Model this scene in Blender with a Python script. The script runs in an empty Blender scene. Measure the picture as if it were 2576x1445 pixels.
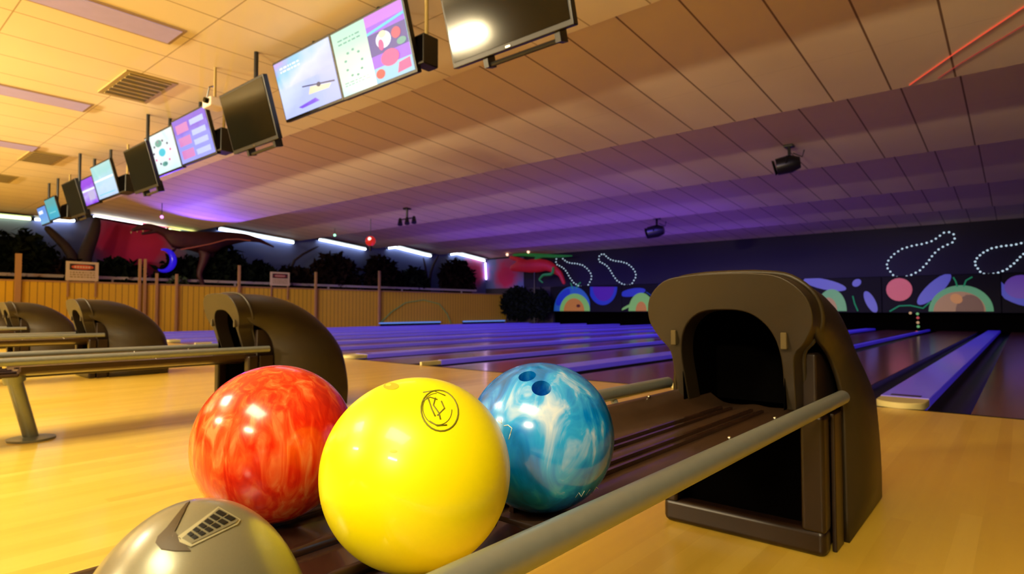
import bpy, bmesh, math, random
from mathutils import Vector, Matrix
random.seed(7)
C = bpy.context.scene.collection
R = math.radians
# ---------------------------------------------------------------- camera
W, H, F = 2576.0, 1445.0, 1507.0
CAMZ = 0.65
YAW = R(40.4)
PITCH = math.atan((780 - 722.5) / F)
CAM = Vector((0, 0, CAMZ))
cd = bpy.data.cameras.new('camera'); cam = bpy.data.objects.new('camera', cd); C.objects.link(cam)
cam.location = CAM
cam.rotation_euler = (R(90) + PITCH, 0, YAW)
cd.sensor_width = 36.0; cd.lens = F / W * 36.0
cd.clip_start = 0.05; cd.clip_end = 200
cd.dof.use_dof = True; cd.dof.focus_distance = 0.82; cd.dof.aperture_fstop = 8.0
bpy.context.scene.camera = cam
sc = bpy.context.scene
sc.view_settings.view_transform = 'Standard'
sc.view_settings.look = 'None'
sc.view_settings.gamma = 1.0
sc.view_settings.use_curve_mapping = False
sc.view_settings.exposure = 0.22
# ---------------------------------------------------------------- world
wd = bpy.data.worlds.new('world'); sc.world = wd; wd.use_nodes = True
wd.node_tree.nodes['Background'].inputs[0].default_value = (0.30, 0.22, 0.50, 1)
wd.node_tree.nodes['Background'].inputs[1].default_value = 0.01
# ---------------------------------------------------------------- lights
def area(name, loc, target, sx, sy, power, col, spread=180):
    l = bpy.data.lights.new(name, 'AREA'); l.shape = 'RECTANGLE'; l.size = sx; l.size_y = sy
    l.energy = power; l.color = col; l.spread = R(spread)
    o = bpy.data.objects.new(name, l); C.objects.link(o); o.location = loc
    o.rotation_euler = (Vector(target) - Vector(loc)).to_track_quat('-Z', 'Y').to_euler()
    return o
WHT = (1.0, 0.98, 0.80); WARM = (1.0, 0.92, 0.58)
for lx, p, c_ in ((-17.6, 300, WHT), (-13.0, 165, WHT), (-8.4, 185, WHT), (-4.0, 165, WHT), (0.0, 95, WARM)):       # concourse ceiling lamps behind the players
    area('concourse_lamp', (lx, -1.6, 3.19), (lx, -1.5, 0), 1.6, 0.9, p * .72, c_, 122)
for lx, p, c_ in ((-14, 85, WHT), (-11, 125, WHT), (-8.0, 125, WHT), (-3.5, 90, (1.0, .92, .68)), (0.8, 50, WARM)):               # unseen fill lamps added to brighten the ceiling
    area('ceiling_fill', (lx, -3.4, 2.6), (lx, 4.0, 3.3), 0.9, 0.16, p * 1.75, (1.0, 0.80, 0.47), 104)
UV = (0.12, 0.07, 1.0)
for ly, p in ((8.35, 90), (12.0, 150), (15.7, 150), (19.3, 90)):   # black-light troughs over the lanes
    area('blacklight', (-10.0, ly, 3.22), (-10.0, ly + 2.4, 0), 17.0, 0.25, p * 1.25, UV, 110)
for ly, p in ((11.2, 24), (15.0, 50), (19.0, 38)):  # unseen upward lamps added to tint the far bays blue
    area('blue_ceiling_fill', (-11.0, ly, 1.9), (-11.0, ly + .3, 3.6), 11.0, 0.6, p, (0.11, 0.03, 1.0))
l = bpy.data.lights.new('purple_spot', 'SPOT'); l.energy = 480; l.color = (0.16, 0.07, 1.0); l.spot_size = R(85); l.spot_blend = 0.6
o = bpy.data.objects.new('purple_spot', l); C.objects.link(o); o.location = (-18.7, 7.4, 2.0)
o.rotation_euler = (Vector((-16.6, 7.0, 3.5)) - Vector(o.location)).to_track_quat('-Z', 'Y').to_euler()

# ---------------------------------------------------------------- projection helper (a photo pixel onto a real plane)
_f = Vector((-math.sin(YAW) * math.cos(PITCH), math.cos(YAW) * math.cos(PITCH), math.sin(PITCH)))
_r = Vector((math.cos(YAW), math.sin(YAW), 0)); _u = _r.cross(_f)
def ray(px, py): return (_f * F + _r * (px - W / 2) + _u * (H / 2 - py)).normalized()
def at(px, py, X=None, Y=None, Z=None):
    d = ray(px, py)
    t = (X - CAM.x) / d.x if X is not None else ((Y - CAM.y) / d.y if Y is not None else (Z - CAM.z) / d.z)
    return CAM + d * t
def hit(px, py, c, r):
    d = ray(px, py); oc = CAM - c; b = d.dot(oc); q = b * b - (oc.dot(oc) - r * r)
    if q < 0: q = 0
    return CAM + d * (-b - math.sqrt(q))

# ---------------------------------------------------------------- materials
def S(h):   # sRGB 0..255 -> linear
    return tuple(((c / 255) / 12.92 if c / 255 <= .04045 else ((c / 255 + .055) / 1.055) ** 2.4) for c in h) + (1,)
def mat(name, col, rough=.5, metal=0, emis=None, es=0, var=.06, scale=12, coat=0, bump=0, spec=None):
    m = bpy.data.materials.new(name); m.use_nodes = True; n = m.node_tree.nodes; L = m.node_tree.links
    b = n['Principled BSDF']
    b.inputs['Roughness'].default_value = rough; b.inputs['Metallic'].default_value = metal
    b.inputs['Coat Weight'].default_value = coat; b.inputs['Coat Roughness'].default_value = .08
    if spec is not None: b.inputs['Specular IOR Level'].default_value = spec
    if len(col) == 3: col = tuple(col) + (1,)
    tc = n.new('ShaderNodeTexCoord'); nz = n.new('ShaderNodeTexNoise'); nz.inputs['Scale'].default_value = scale
    L.new(tc.outputs['Object'], nz.inputs['Vector'])
    mx = n.new('ShaderNodeMix'); mx.data_type = 'RGBA'
    mx.inputs['A'].default_value = tuple(c * (1 - var) for c in col[:3]) + (1,)
    mx.inputs['B'].default_value = tuple(min(1, c * (1 + var)) for c in col[:3]) + (1,)
    L.new(nz.outputs['Fac'], mx.inputs['Factor']); L.new(mx.outputs['Result'], b.inputs['Base Color'])
    if emis is not None:
        b.inputs['Emission Color'].default_value = tuple(emis[:3]) + (1,); b.inputs['Emission Strength'].default_value = es
    if bump:
        bp = n.new('ShaderNodeBump'); bp.inputs['Strength'].default_value = bump; bp.inputs['Distance'].default_value = .002
        L.new(nz.outputs['Fac'], bp.inputs['Height']); L.new(bp.outputs['Normal'], b.inputs['Normal'])
    return m
def glow(name, rgb, s=1.0, base=.03):
    c = S(rgb); return mat(name, tuple(x * base for x in c[:3]), .4, 0, c, s)

def wood(name, c1, c2, c3, rough, board=.055, coat=.4):
    m = bpy.data.materials.new(name); m.use_nodes = True; n = m.node_tree.nodes; L = m.node_tree.links
    b = n['Principled BSDF']; b.inputs['Roughness'].default_value = rough; b.inputs['Coat Weight'].default_value = coat
    b.inputs['Coat Roughness'].default_value = .12
    tc = n.new('ShaderNodeTexCoord'); sp = n.new('ShaderNodeSeparateXYZ'); L.new(tc.outputs['Object'], sp.inputs[0])
    dv = n.new('ShaderNodeMath'); dv.operation = 'DIVIDE'; dv.inputs[1].default_value = board; L.new(sp.outputs[0], dv.inputs[0])
    fl = n.new('ShaderNodeMath'); fl.operation = 'FLOOR'; L.new(dv.outputs[0], fl.inputs[0])
    ry = n.new('ShaderNodeMath'); ry.operation = 'MULTIPLY_ADD'; ry.inputs[1].default_value = .37; L.new(fl.outputs[0], ry.inputs[0])
    L.new(sp.outputs[1], ry.inputs[2])
    yd = n.new('ShaderNodeMath'); yd.operation = 'DIVIDE'; yd.inputs[1].default_value = 1.3; L.new(ry.outputs[0], yd.inputs[0])
    yf = n.new('ShaderNodeMath'); yf.operation = 'FLOOR'; L.new(yd.outputs[0], yf.inputs[0])
    cb = n.new('ShaderNodeCombineXYZ'); L.new(fl.outputs[0], cb.inputs[0]); L.new(yf.outputs[0], cb.inputs[1])
    wn = n.new('ShaderNodeTexWhiteNoise'); wn.noise_dimensions = '2D'; L.new(cb.outputs[0], wn.inputs['Vector'])
    mp = n.new('ShaderNodeMapping'); mp.inputs['Scale'].default_value = (30, 1.4, 1); L.new(tc.outputs['Object'], mp.inputs[0])
    nz = n.new('ShaderNodeTexNoise'); nz.inputs['Scale'].default_value = 1.0; nz.inputs['Detail'].default_value = 5; L.new(mp.outputs[0], nz.inputs['Vector'])
    ad = n.new('ShaderNodeMath'); ad.operation = 'MULTIPLY_ADD'; ad.inputs[1].default_value = .55; L.new(wn.outputs['Value'], ad.inputs[0])
    h = n.new('ShaderNodeMath'); h.operation = 'MULTIPLY'; h.inputs[1].default_value = .5; L.new(nz.outputs['Fac'], h.inputs[0]); L.new(h.outputs[0], ad.inputs[2])
    cr = n.new('ShaderNodeValToRGB'); L.new(ad.outputs[0], cr.inputs[0])
    cr.color_ramp.elements[0].color = c1; cr.color_ramp.elements[1].color = c3
    e = cr.color_ramp.elements.new(.5); e.color = c2
    L.new(cr.outputs[0], b.inputs['Base Color'])
    return m
def panels(name, col, dark, px, py, offx, offy, lw=.008, crossw=.5, rough=.7):
    """ceiling boards: grooves every px along X and a fainter joint every py along Y"""
    m = bpy.data.materials.new(name); m.use_nodes = True; n = m.node_tree.nodes; L = m.node_tree.links
    b = n['Principled BSDF']; b.inputs['Roughness'].default_value = rough
    tc = n.new('ShaderNodeTexCoord'); sp = n.new('ShaderNodeSeparateXYZ'); L.new(tc.outputs['Object'], sp.inputs[0])
    def line(axis, period, off, w):
        a = n.new('ShaderNodeMath'); a.operation = 'ADD'; a.inputs[1].default_value = -off + period * 200 + period / 2; L.new(sp.outputs[axis], a.inputs[0])
        mo = n.new('ShaderNodeMath'); mo.operation = 'MODULO'; mo.inputs[1].default_value = period; L.new(a.outputs[0], mo.inputs[0])
        s = n.new('ShaderNodeMath'); s.operation = 'SUBTRACT'; s.inputs[1].default_value = period / 2; L.new(mo.outputs[0], s.inputs[0])
        ab = n.new('ShaderNodeMath'); ab.operation = 'ABSOLUTE'; L.new(s.outputs[0], ab.inputs[0])
        lt = n.new('ShaderNodeMath'); lt.operation = 'LESS_THAN'; lt.inputs[1].default_value = w; L.new(ab.outputs[0], lt.inputs[0])
        return lt
    lx = line(0, px, offx, lw); ly = line(1, py, offy, lw * .8)
    lm = n.new('ShaderNodeMath'); lm.operation = 'MULTIPLY'; lm.inputs[1].default_value = crossw; L.new(ly.outputs[0], lm.inputs[0])
    mxm = n.new('ShaderNodeMath'); mxm.operation = 'MAXIMUM'; L.new(lx.outputs[0], mxm.inputs[0]); L.new(lm.outputs[0], mxm.inputs[1])
    nz = n.new('ShaderNodeTexNoise'); nz.inputs['Scale'].default_value = 1.2; L.new(tc.outputs['Object'], nz.inputs['Vector'])
    v = n.new('ShaderNodeMix'); v.data_type = 'RGBA'; v.inputs['A'].default_value = tuple(c * .9 for c in col[:3]) + (1,); v.inputs['B'].default_value = col
    L.new(nz.outputs['Fac'], v.inputs['Factor'])
    mx = n.new('ShaderNodeMix'); mx.data_type = 'RGBA'; mx.inputs['B'].default_value = dark
    L.new(v.outputs['Result'], mx.inputs['A']); L.new(mxm.outputs[0], mx.inputs['Factor']); L.new(mx.outputs['Result'], b.inputs['Base Color'])
    return m
def marble(name, stops, scale, stretch, dist, rough=.12, rot=(0, 0, 0)):
    m = bpy.data.materials.new(name); m.use_nodes = True; n = m.node_tree.nodes; L = m.node_tree.links
    b = n['Principled BSDF']; b.inputs['Roughness'].default_value = rough; b.inputs['Coat Weight'].default_value = .5; b.inputs['Coat Roughness'].default_value = .12
    tc = n.new('ShaderNodeTexCoord'); mp = n.new('ShaderNodeMapping'); mp.inputs['Scale'].default_value = stretch; mp.inputs['Rotation'].default_value = rot
    L.new(tc.outputs['Object'], mp.inputs[0])
    nz = n.new('ShaderNodeTexNoise'); nz.inputs['Scale'].default_value = scale; nz.inputs['Detail'].default_value = 4
    nz.inputs['Distortion'].default_value = dist; L.new(mp.outputs[0], nz.inputs['Vector'])
    n2 = n.new('ShaderNodeTexNoise'); n2.inputs['Scale'].default_value = 7; n2.inputs['Detail'].default_value = 1; L.new(tc.outputs['Object'], n2.inputs['Vector'])
    a = n.new('ShaderNodeMath'); a.operation = 'MULTIPLY_ADD'; a.inputs[1].default_value = .62; L.new(nz.outputs['Fac'], a.inputs[0])
    q = n.new('ShaderNodeMath'); q.operation = 'MULTIPLY'; q.inputs[1].default_value = .38; L.new(n2.outputs['Fac'], q.inputs[0]); L.new(q.outputs[0], a.inputs[2])
    cr = n.new('ShaderNodeValToRGB'); L.new(a.outputs[0], cr.inputs[0]); els = cr.color_ramp.elements
    els[0].position, els[0].color = stops[0][0], S(stops[0][1]); els[1].position, els[1].color = stops[-1][0], S(stops[-1][1])
    for p, c in stops[1:-1]:
        e = els.new(p); e.color = S(c)
    L.new(cr.outputs[0], b.inputs['Base Color'])
    return m

M = {}
M['floor'] = wood('maple_floor', S((206, 166, 54)), S((218, 182, 66)), S((230, 196, 84)), .38, coat=.25)
M['lane'] = wood('lane_wood', S((120, 74, 44)), S((136, 86, 50)), S((152, 100, 60)), .2, .027)
M['ceil'] = panels('ceiling_boards', S((226, 205, 172)), S((120, 92, 60)), .61, 3.0, -.5, 1.0, .010, .10)
M['ceilflat'] = panels('ceiling_tiles', S((226, 208, 172)), S((158, 134, 92)), .61, 1.22, -.5, 2.3, .007, .9)
M['fence'] = panels('fence_boards', S((222, 180, 40)), S((124, 92, 20)), .5, .16, 0, 0, .010, 1.0)
M['fence2'] = mat('grey_panel', S((52, 44, 50)), .7)
M['dark'] = mat('black_paint', S((8, 7, 9)), .7, spec=.2)
M['darkwall'] = mat('navy_wall', S((16, 10, 40)), .8)
M['mural'] = mat('mural_sky', S((100, 112, 165)), .85, var=.12, scale=2)
M['trimw'] = mat('pale_trim', S((170, 160, 160)), .5)
M['hood'] = mat('brown_plastic', S((43, 34, 19)), .42, bump=.15, scale=300)
M['hoodin'] = mat('hood_dark_plastic', S((40, 27, 18)), .45)
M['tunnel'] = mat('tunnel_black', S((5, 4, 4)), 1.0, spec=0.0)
M['base'] = mat('base_dark_brown', S((36, 22, 15)), .35)
M['rail'] = mat('brushed_rail', S((140, 146, 142)), .34, .45, scale=60)
M['track'] = mat('track_brown', S((64, 46, 32)), .34, 0, var=.25, scale=30, coat=.3)
M['rack'] = mat('rack_dark', S((52, 32, 24)), .22, 0, coat=.4)
M['capm'] = mat('blue_glow_cap', S((150, 140, 215)), .35, 0, S((40, 26, 200)), .34, coat=.3)  # blue black-light glow put into the cap material as emission
M['captip'] = mat('cream_tip', S((210, 200, 140)), .4)
M['gutter'] = mat('gutter_black', S((22, 20, 34)), .35)
M['black'] = mat('black_plastic', S((14, 13, 14)), .35)
M['tvoff'] = mat('screen_off', S((14, 14, 9)), .10, 0, spec=.35)
M['chrome'] = mat('chrome', S((190, 185, 170)), .2, 1)
M['grille'] = mat('vent_grille', S((150, 128, 70)), .6)
M['ventdark'] = mat('vent_dark', S((80, 66, 30)), .8)
M['fixture'] = mat('unlit_diffuser', S((176, 164, 238)), .5)
M['silver'] = mat('champagne_plastic', S((140, 136, 116)), .3, .35, var=.05, scale=500, coat=.2)
M['swoosh'] = mat('recess_brown', S((78, 62, 40)), .5)
M['slot'] = mat('slot_dark', S((16, 16, 20)), .5)
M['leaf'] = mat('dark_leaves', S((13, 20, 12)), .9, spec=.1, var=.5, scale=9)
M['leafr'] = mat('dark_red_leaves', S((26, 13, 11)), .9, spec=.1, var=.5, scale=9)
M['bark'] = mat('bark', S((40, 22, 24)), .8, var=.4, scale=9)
M['dino'] = mat('dino_skin', S((62, 18, 22)), .6, var=.4, scale=6)
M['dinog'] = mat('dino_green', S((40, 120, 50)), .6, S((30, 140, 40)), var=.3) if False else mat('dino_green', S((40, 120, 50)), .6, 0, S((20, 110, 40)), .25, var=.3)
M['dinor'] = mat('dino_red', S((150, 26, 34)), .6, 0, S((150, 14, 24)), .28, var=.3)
M['signw'] = mat('sign_white', S((205, 186, 150)), .5)
M['signr'] = mat('sign_red', S((212, 92, 40)), .5)
M['signk'] = mat('sign_black', S((44, 28, 16)), .5)
M['post'] = mat('post_wood', S((170, 130, 84)), .6)
M['yellow'] = mat('yellow_ball', S((250, 240, 6)), .33, 0, coat=.25, var=.02)
M['mark'] = mat('ball_mark', S((112, 110, 18)), .5)
M['markw'] = mat('ball_white_mark', S((225, 235, 235)), .4)
M['hole'] = mat('hole_teal', S((30, 110, 110)), .5)
M['red'] = marble('red_ball', [(.34, (196, 22, 4)), (.47, (222, 44, 8)), (.56, (232, 84, 34)), (.68, (240, 140, 84))], 26, (2.2, 2.2, .5), 1.2, .2)
M['blue'] = marble('blue_ball', [(.36, (0, 92, 165)), (.48, (0, 124, 228)), (.57, (46, 162, 242)), (.68, (200, 216, 242))], 14, (1.5, 1.5, .5), 1.6, .2)

# ---------------------------------------------------------------- mesh helpers
class MB:
    def __init__(s): s.b = bmesh.new()
    def box(s, x0, x1, y0, y1, z0, z1, mtx=None):
        vs = [s.b.verts.new((x, y, z)) for x in (x0, x1) for y in (y0, y1) for z in (z0, z1)]
        for f in ((0, 1, 3, 2), (4, 6, 7, 5), (0, 4, 5, 1), (2, 3, 7, 6), (0, 2, 6, 4), (1, 5, 7, 3)): s.b.faces.new([vs[i] for i in f])
        if mtx: bmesh.ops.transform(s.b, matrix=mtx, verts=vs)
        return s
    def tube(s, pts, r, n=12, closed=False, cap=True):
        pts = [Vector(p) for p in pts]; N = len(pts); rings = []
        up = Vector((0, 0, 1)); prev = None
        for i, p in enumerate(pts):
            a = pts[(i - 1) % N] if (closed or i > 0) else p; c = pts[(i + 1) % N] if (closed or i < N - 1) else p
            t = (c - a).normalized()
            if prev is None: q = up if abs(t.dot(up)) < .95 else Vector((1, 0, 0)); u = t.cross(q).normalized()
            else: u = (prev - t * prev.dot(t)).normalized()
            prev = u; v = t.cross(u)
            rr = r[i] if isinstance(r, (list, tuple)) else r
            rings.append([s.b.verts.new(p + (u * math.cos(2 * math.pi * k / n) + v * math.sin(2 * math.pi * k / n)) * rr) for k in range(n)])
        M_ = N if closed else N - 1
        for i in range(M_):
            A, B = rings[i], rings[(i + 1) % N]
            for k in range(n): s.b.faces.new([A[k], A[(k + 1) % n], B[(k + 1) % n], B[k]])
        if cap and not closed: s.b.faces.new(rings[0][::-1]); s.b.faces.new(rings[-1])
        return s
    def prism(s, pts, off):
        """closed polygon (3D points) extruded by the vector off"""
        off = Vector(off); A = [s.b.verts.new(p) for p in pts]; B = [s.b.verts.new(Vector(p) + off) for p in pts]
        s.b.faces.new(A); s.b.faces.new(B[::-1]); n = len(A)
        for i in range(n): s.b.faces.new([A[i], B[i], B[(i + 1) % n], A[(i + 1) % n]])
        return s
    def bridge(s, outer, inner, off):
        """ring: outer and inner outlines with equal counts (open at the ends), extruded"""
        off = Vector(off); n = len(outer)
        o0 = [s.b.verts.new(p) for p in outer]; i0 = [s.b.verts.new(p) for p in inner]
        o1 = [s.b.verts.new(Vector(p) + off) for p in outer]; i1 = [s.b.verts.new(Vector(p) + off) for p in inner]
        for k in range(n - 1):
            s.b.faces.new([o0[k], o0[k + 1], i0[k + 1], i0[k]]); s.b.faces.new([o1[k + 1], o1[k], i1[k], i1[k + 1]])
            s.b.faces.new([o0[k + 1], o0[k], o1[k], o1[k + 1]]); s.b.faces.new([i0[k], i0[k + 1], i1[k + 1], i1[k]])
        s.b.faces.new([o0[0], i0[0], i1[0], o1[0]]); s.b.faces.new([o0[-1], o1[-1], i1[-1], i0[-1]])
        return s
    def sphere(s, c, r, u=24, v=14, sc=(1, 1, 1)):
        bmesh.ops.create_uvsphere(s.b, u_segments=u, v_segments=v, radius=r, matrix=Matrix.Translation(Vector(c)) @ Matrix.Diagonal((*sc, 1)))
        return s
    def build(s, name, m, parent=None, smooth=False, bevel=0, seg=3, auto=None):
        bmesh.ops.recalc_face_normals(s.b, faces=s.b.faces)
        me = bpy.data.meshes.new(name); s.b.to_mesh(me); s.b.free()
        o = bpy.data.objects.new(name, me); C.objects.link(o)
        if m: me.materials.append(m)
        if smooth: me.polygons.foreach_set('use_smooth', [True] * len(me.polygons))
        if auto is not None:
            me.polygons.foreach_set('use_smooth', [True] * len(me.polygons)); me.set_sharp_from_angle(angle=R(auto))
        if bevel:
            bv = o.modifiers.new('bevel', 'BEVEL'); bv.width = bevel; bv.segments = seg; bv.limit_method = 'ANGLE'; bv.angle_limit = R(40)
            me.polygons.foreach_set('use_smooth', [True] * len(me.polygons)); bv.harden_normals = True
            me.set_sharp_from_angle(angle=R(50))
        if parent is not None:
            o.parent = parent
        return o
def tag(o, label, cat, group=None, kind=None):
    o['label'] = label; o['category'] = cat
    if group: o['group'] = group
    if kind: o['kind'] = kind
    return o
def struct(o): o['kind'] = 'structure'; return o
def empty(name, loc=(0, 0, 0), rz=0):
    o = bpy.data.objects.new(name, None); C.objects.link(o); o.location = loc; o.rotation_euler = (0, 0, rz); o.empty_display_size = .1
    return o
def copy_tree(o, parent=None):
    c = o.copy(); C.objects.link(c)
    if parent is not None: c.parent = parent
    for ch in [x for x in o.children]: copy_tree(ch, c)
    return c
def origin(o, p):
    """move a mesh's origin to p without moving its shape"""
    p = Vector(p); o.data.transform(Matrix.Translation(-p)); o.location = p
    return o

# ================================================================ SETTING
XL, XR, YB, YM = -20.8, 3.0, -6.0, 22.4
FENX = -19.4
FOUL = 4.7
struct(MB().box(XL, XR, YB, FOUL, -.12, 0).build('floor', M['floor']))
struct(MB().box(XL, XR, FOUL, 25.0, -.35, -.16).build('floor', M['dark']))
struct(MB().box(XL - .15, XL, YB, 25, -.3, 3.9).build('wall_left', M['mural']))
struct(MB().box(XR, XR + .15, YB, 25, -.3, 3.9).build('wall_right', M['darkwall']))
struct(MB().box(XL, XR, YB - .15, YB, 0, 3.9).build('wall_back', mat('cream_wall', S((215, 185, 130)), .8)))
struct(MB().box(XL, XR, 25.0, 25.15, -.3, 3.9).build('wall_front', M['dark']))
# flat tiled ceiling over the players and sawtooth bays over the lanes
ZL, ZH, P0, BAY = 3.24, 3.54, 4.55, 3.65
struct(MB().box(XL, XR, YB, P0, ZL, ZL + .4).build('ceiling', M['ceilflat']))
for k in range(5):
    y0, y1 = P0 + k * BAY, P0 + (k + 1) * BAY
    b = MB(); b.prism([(XL, y0, ZH), (XL, y1, ZL), (XL, y1, ZL + .5), (XL, y0, ZL + .5)], (XR - XL, 0, 0))
    struct(b.build('ceiling', M['ceil']))
# upper front wall above the masking units
struct(MB().box(XL, XR, YM, YM + .1, 1.72, 3.6).build('wall_front_upper', M['darkwall']))
struct(MB().box(XL, -16.55, YM - .02, YM + .12, 0.02, 1.72).build('wall_front_side', M['fence2']))

# lanes, gutters and division caps
HP = 1.58; X0 = -.64
def lane_at(xa, xb, lab, grp):
    """lane between xa (left cap edge) and xb (right cap edge)"""
    g = .235
    t = empty('bowling_lane', ((xa + xb) / 2, FOUL, 0))
    w = (xb - xa) / 2
    MB().box(-w + g, w - g, 0.0, 18.2, -.10, -.004).build('lane_surface', M['lane'], t)
    for s in (-1, 1):
        b = MB(); n = 8; cx = s * (w - g / 2); pts = []
        for i in range(n + 1):
            a = math.pi * i / n; pts.append((cx - math.cos(a) * g / 2, 0, -.012 - math.sin(a) * .085))
        inn = [(p[0], p[1], p[2] - .012) for p in pts]
        b.bridge(pts, inn, (0, 18.2, 0)).build('gutter', M['gutter'], t, auto=30)
    tag(t, lab, 'bowling lane', grp)
caps = []
for k in range(-1, 12):
    xc = X0 - HP * k
    wide = (k % 2 == 0); hw = .145 if wide else .034
    caps.append((xc, hw, wide, k))
for (xc, hw, wide, k) in caps:
    ytip = FOUL - .03
    t = empty('division_cap', (xc, ytip, 0))
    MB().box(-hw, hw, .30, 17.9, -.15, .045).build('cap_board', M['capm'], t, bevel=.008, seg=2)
    b = MB()
    if wide:
        pts = [(-hw, .30, -.01)] + [(-hw * .98 * math.cos(math.pi * i / 10), .13 - .13 * math.sin(math.pi * i / 10), -.01) for i in range(11)] + [(hw, .30, -.01)]
        b.prism(pts, (0, 0, .05)); b.build('cap_tip', M['captip'], t, bevel=.008)
        MB().box(-.09, .09, .33, .41, .0455, .0475).build('name_plate', M['track'], t)
    else:
        b.prism([(-hw, .30, -.01), (-hw * .5, 0.0, -.01), (hw * .5, 0.0, -.01), (hw, .30, -.01)], (0, 0, .05)); b.build('cap_tip', M['captip'], t, bevel=.006)
    if k == 0: lab, grp = 'wide pale cap board glowing blue behind the nearest ball return hood', None
    elif k == -1: lab, grp = 'narrow cap board between lanes at the right edge', None
    elif k == 1: lab, grp = 'narrow purple cap board just left of the wide blue one', None
    elif wide: lab, grp = 'wide blue-lit cap board on the left lanes, in line with a ball return', 'wide cap boards between the left lanes'
    else: lab, grp = 'narrow blue-lit cap board on the left lanes, between a pair of lanes', 'narrow cap boards between the left lanes'
    tag(t, lab, 'lane divider', grp)
cs = sorted(caps)
for a, b_ in zip(cs[:-1], cs[1:]):
    xm = (a[0] + b_[0]) / 2
    if xm > -.6: lab, grp = 'orange-brown wooden lane at the right, right of the wide blue cap board', None
    elif xm > -2.3: lab, grp = 'wooden lane behind the nearest hood, left of the wide blue cap board', None
    else: lab, grp = 'glossy blue-lit wooden lane running across the left background', 'far left bowling lanes'
    lane_at(a[0] + a[1], b_[0] - b_[1], lab, grp)
struct(MB().box(XL, XR, FOUL - .03, FOUL, -.003, .0015).build('trim_1', M['dark']))
# edge between outermost lane and fence
struct(MB().box(FENX, cs[0][0] - cs[0][1], FOUL, 22.4, -.15, -.001).build('trim_2', M['lane']))

# ================================================================ MASKING UNITS with glowing artwork
MASKB, MASKT = .56, 1.70
mw = 3.3
def flat_shape(pts, name, m, parent, y, t=.012):
    """pts are (X,Z) on the mask plane"""
    return MB().prism([(p[0], y - t, p[1]) for p in pts], (0, t, 0)).build(name, m, parent)
def wall_px(pxs, Y=YM - .3):
    return [(at(a, b, Y=Y).x, at(a, b, Y=Y).z) for a, b in pxs]
G_OR = glow('uv_orange', (190, 120, 50), 0.41, .25); G_GR = glow('uv_green', (40, 150, 100), 0.39, .25); G_PG = glow('uv_pale_green', (130, 190, 100), 0.39, .25)
G_BL = glow('uv_blue', (24, 50, 190), 0.41, .25); G_PU = glow('uv_purple', (80, 20, 170), 0.39, .25); G_PK = glow('uv_pink', (190, 50, 90), 0.44, .25)
G_LB = glow('uv_light_blue', (40, 100, 200), 0.33, .25); G_TAN = glow('uv_tan', (150, 105, 70), 0.39, .25); G_DR = glow('uv_dark_red', (90, 30, 16), 0.28, .25)
def arc(cx, cy, rx, ry, a0=0, a1=180, n=20):
    return [(cx + rx * math.cos(R(a0 + (a1 - a0) * i / n)), cy - ry * math.sin(R(a0 + (a1 - a0) * i / n))) for i in range(n + 1)]
def blob(cx, cy, rx, ry, ang=0, n=20):
    c, s = math.cos(R(ang)), math.sin(R(ang))
    return [(cx + rx * math.cos(2 * math.pi * i / n) * c - ry * math.sin(2 * math.pi * i / n) * s, cy + rx * math.cos(2 * math.pi * i / n) * s + ry * math.sin(2 * math.pi * i / n) * c) for i in range(n)]
art = [  # (x of art in photo, pixel outline, name, material, layer)
    (arc(1440, 783, 47, 62), 'fish_outline', G_LB, 0), (blob(1416, 748, 26, 11, -52), 'fin', G_BL, 1),
    (arc(1446, 783, 38, 44), 'fish_rim', G_PG, 2), (arc(1444, 783, 26, 32), 'fish_face', G_OR, 3), (blob(1455, 770, 5, 4), 'eye', G_DR, 4),
    (arc(1516, 722, 36, 46, 180, 360), 'bell_rim', G_BL, 0), (arc(1518, 722, 27, 36, 180, 360), 'bell', G_PU, 1),
    (blob(1592, 736, 32, 10, -10), 'fin', G_BL, 1), (arc(1613, 783, 32, 46), 'fish_rim', G_PG, 2), (arc(1613, 783, 14, 24), 'fish_face', G_OR, 3),
    (blob(1662, 725, 8, 10), 'bubble', G_BL, 1), (blob(1578, 772, 20, 3, -28), 'feeler', G_PG, 1),
    (blob(2075, 716, 55, 13, 12), 'fin', G_BL, 1), (arc(2092, 783, 38, 55), 'fish_rim', G_GR, 2), (arc(2084, 783, 22, 34), 'fish_face', G_TAN, 3),
    (blob(2190, 760, 30, 12, 62), 'fin', G_BL, 1), (blob(2155, 712, 12, 9, -30), 'bubble', G_BL, 1),
    (blob(2262, 729, 33, 29), 'ball', G_PK, 1),
    (blob(2350, 728, 56, 18, -42), 'fin', G_BL, 1), (arc(2418, 784, 82, 66), 'fish_rim', G_GR, 2), (arc(2414, 784, 66, 50), 'fish_face', G_TAN, 3),
    (arc(2440, 784, 36, 42), 'cheek', G_DR, 4), (blob(2406, 752, 16, 12, 20), 'nose', G_OR, 5), (blob(2433, 747, 6, 5), 'eye', G_DR, 6),
    (blob(2535, 738, 62, 16, 28), 'fin', G_BL, 1), (blob(2570, 722, 44, 30), 'bell', G_PU, 2),
]
masks = []
ME = [2.98, -.45, -3.4, -6.3, -9.8, -12.8, -14.38, -16.55]
for i in range(7):
    xr = ME[i]; xl = ME[i + 1] + .012
    t = empty('masking_unit', ((xl + xr) / 2, YM - .2, MASKB))
    b = MB().box(-(xr - xl) / 2, (xr - xl) / 2, -.05, .18, 0, MASKT - MASKB).build('panel', M['dark'], t, bevel=.01)
    masks.append((xl, xr, t))
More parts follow.
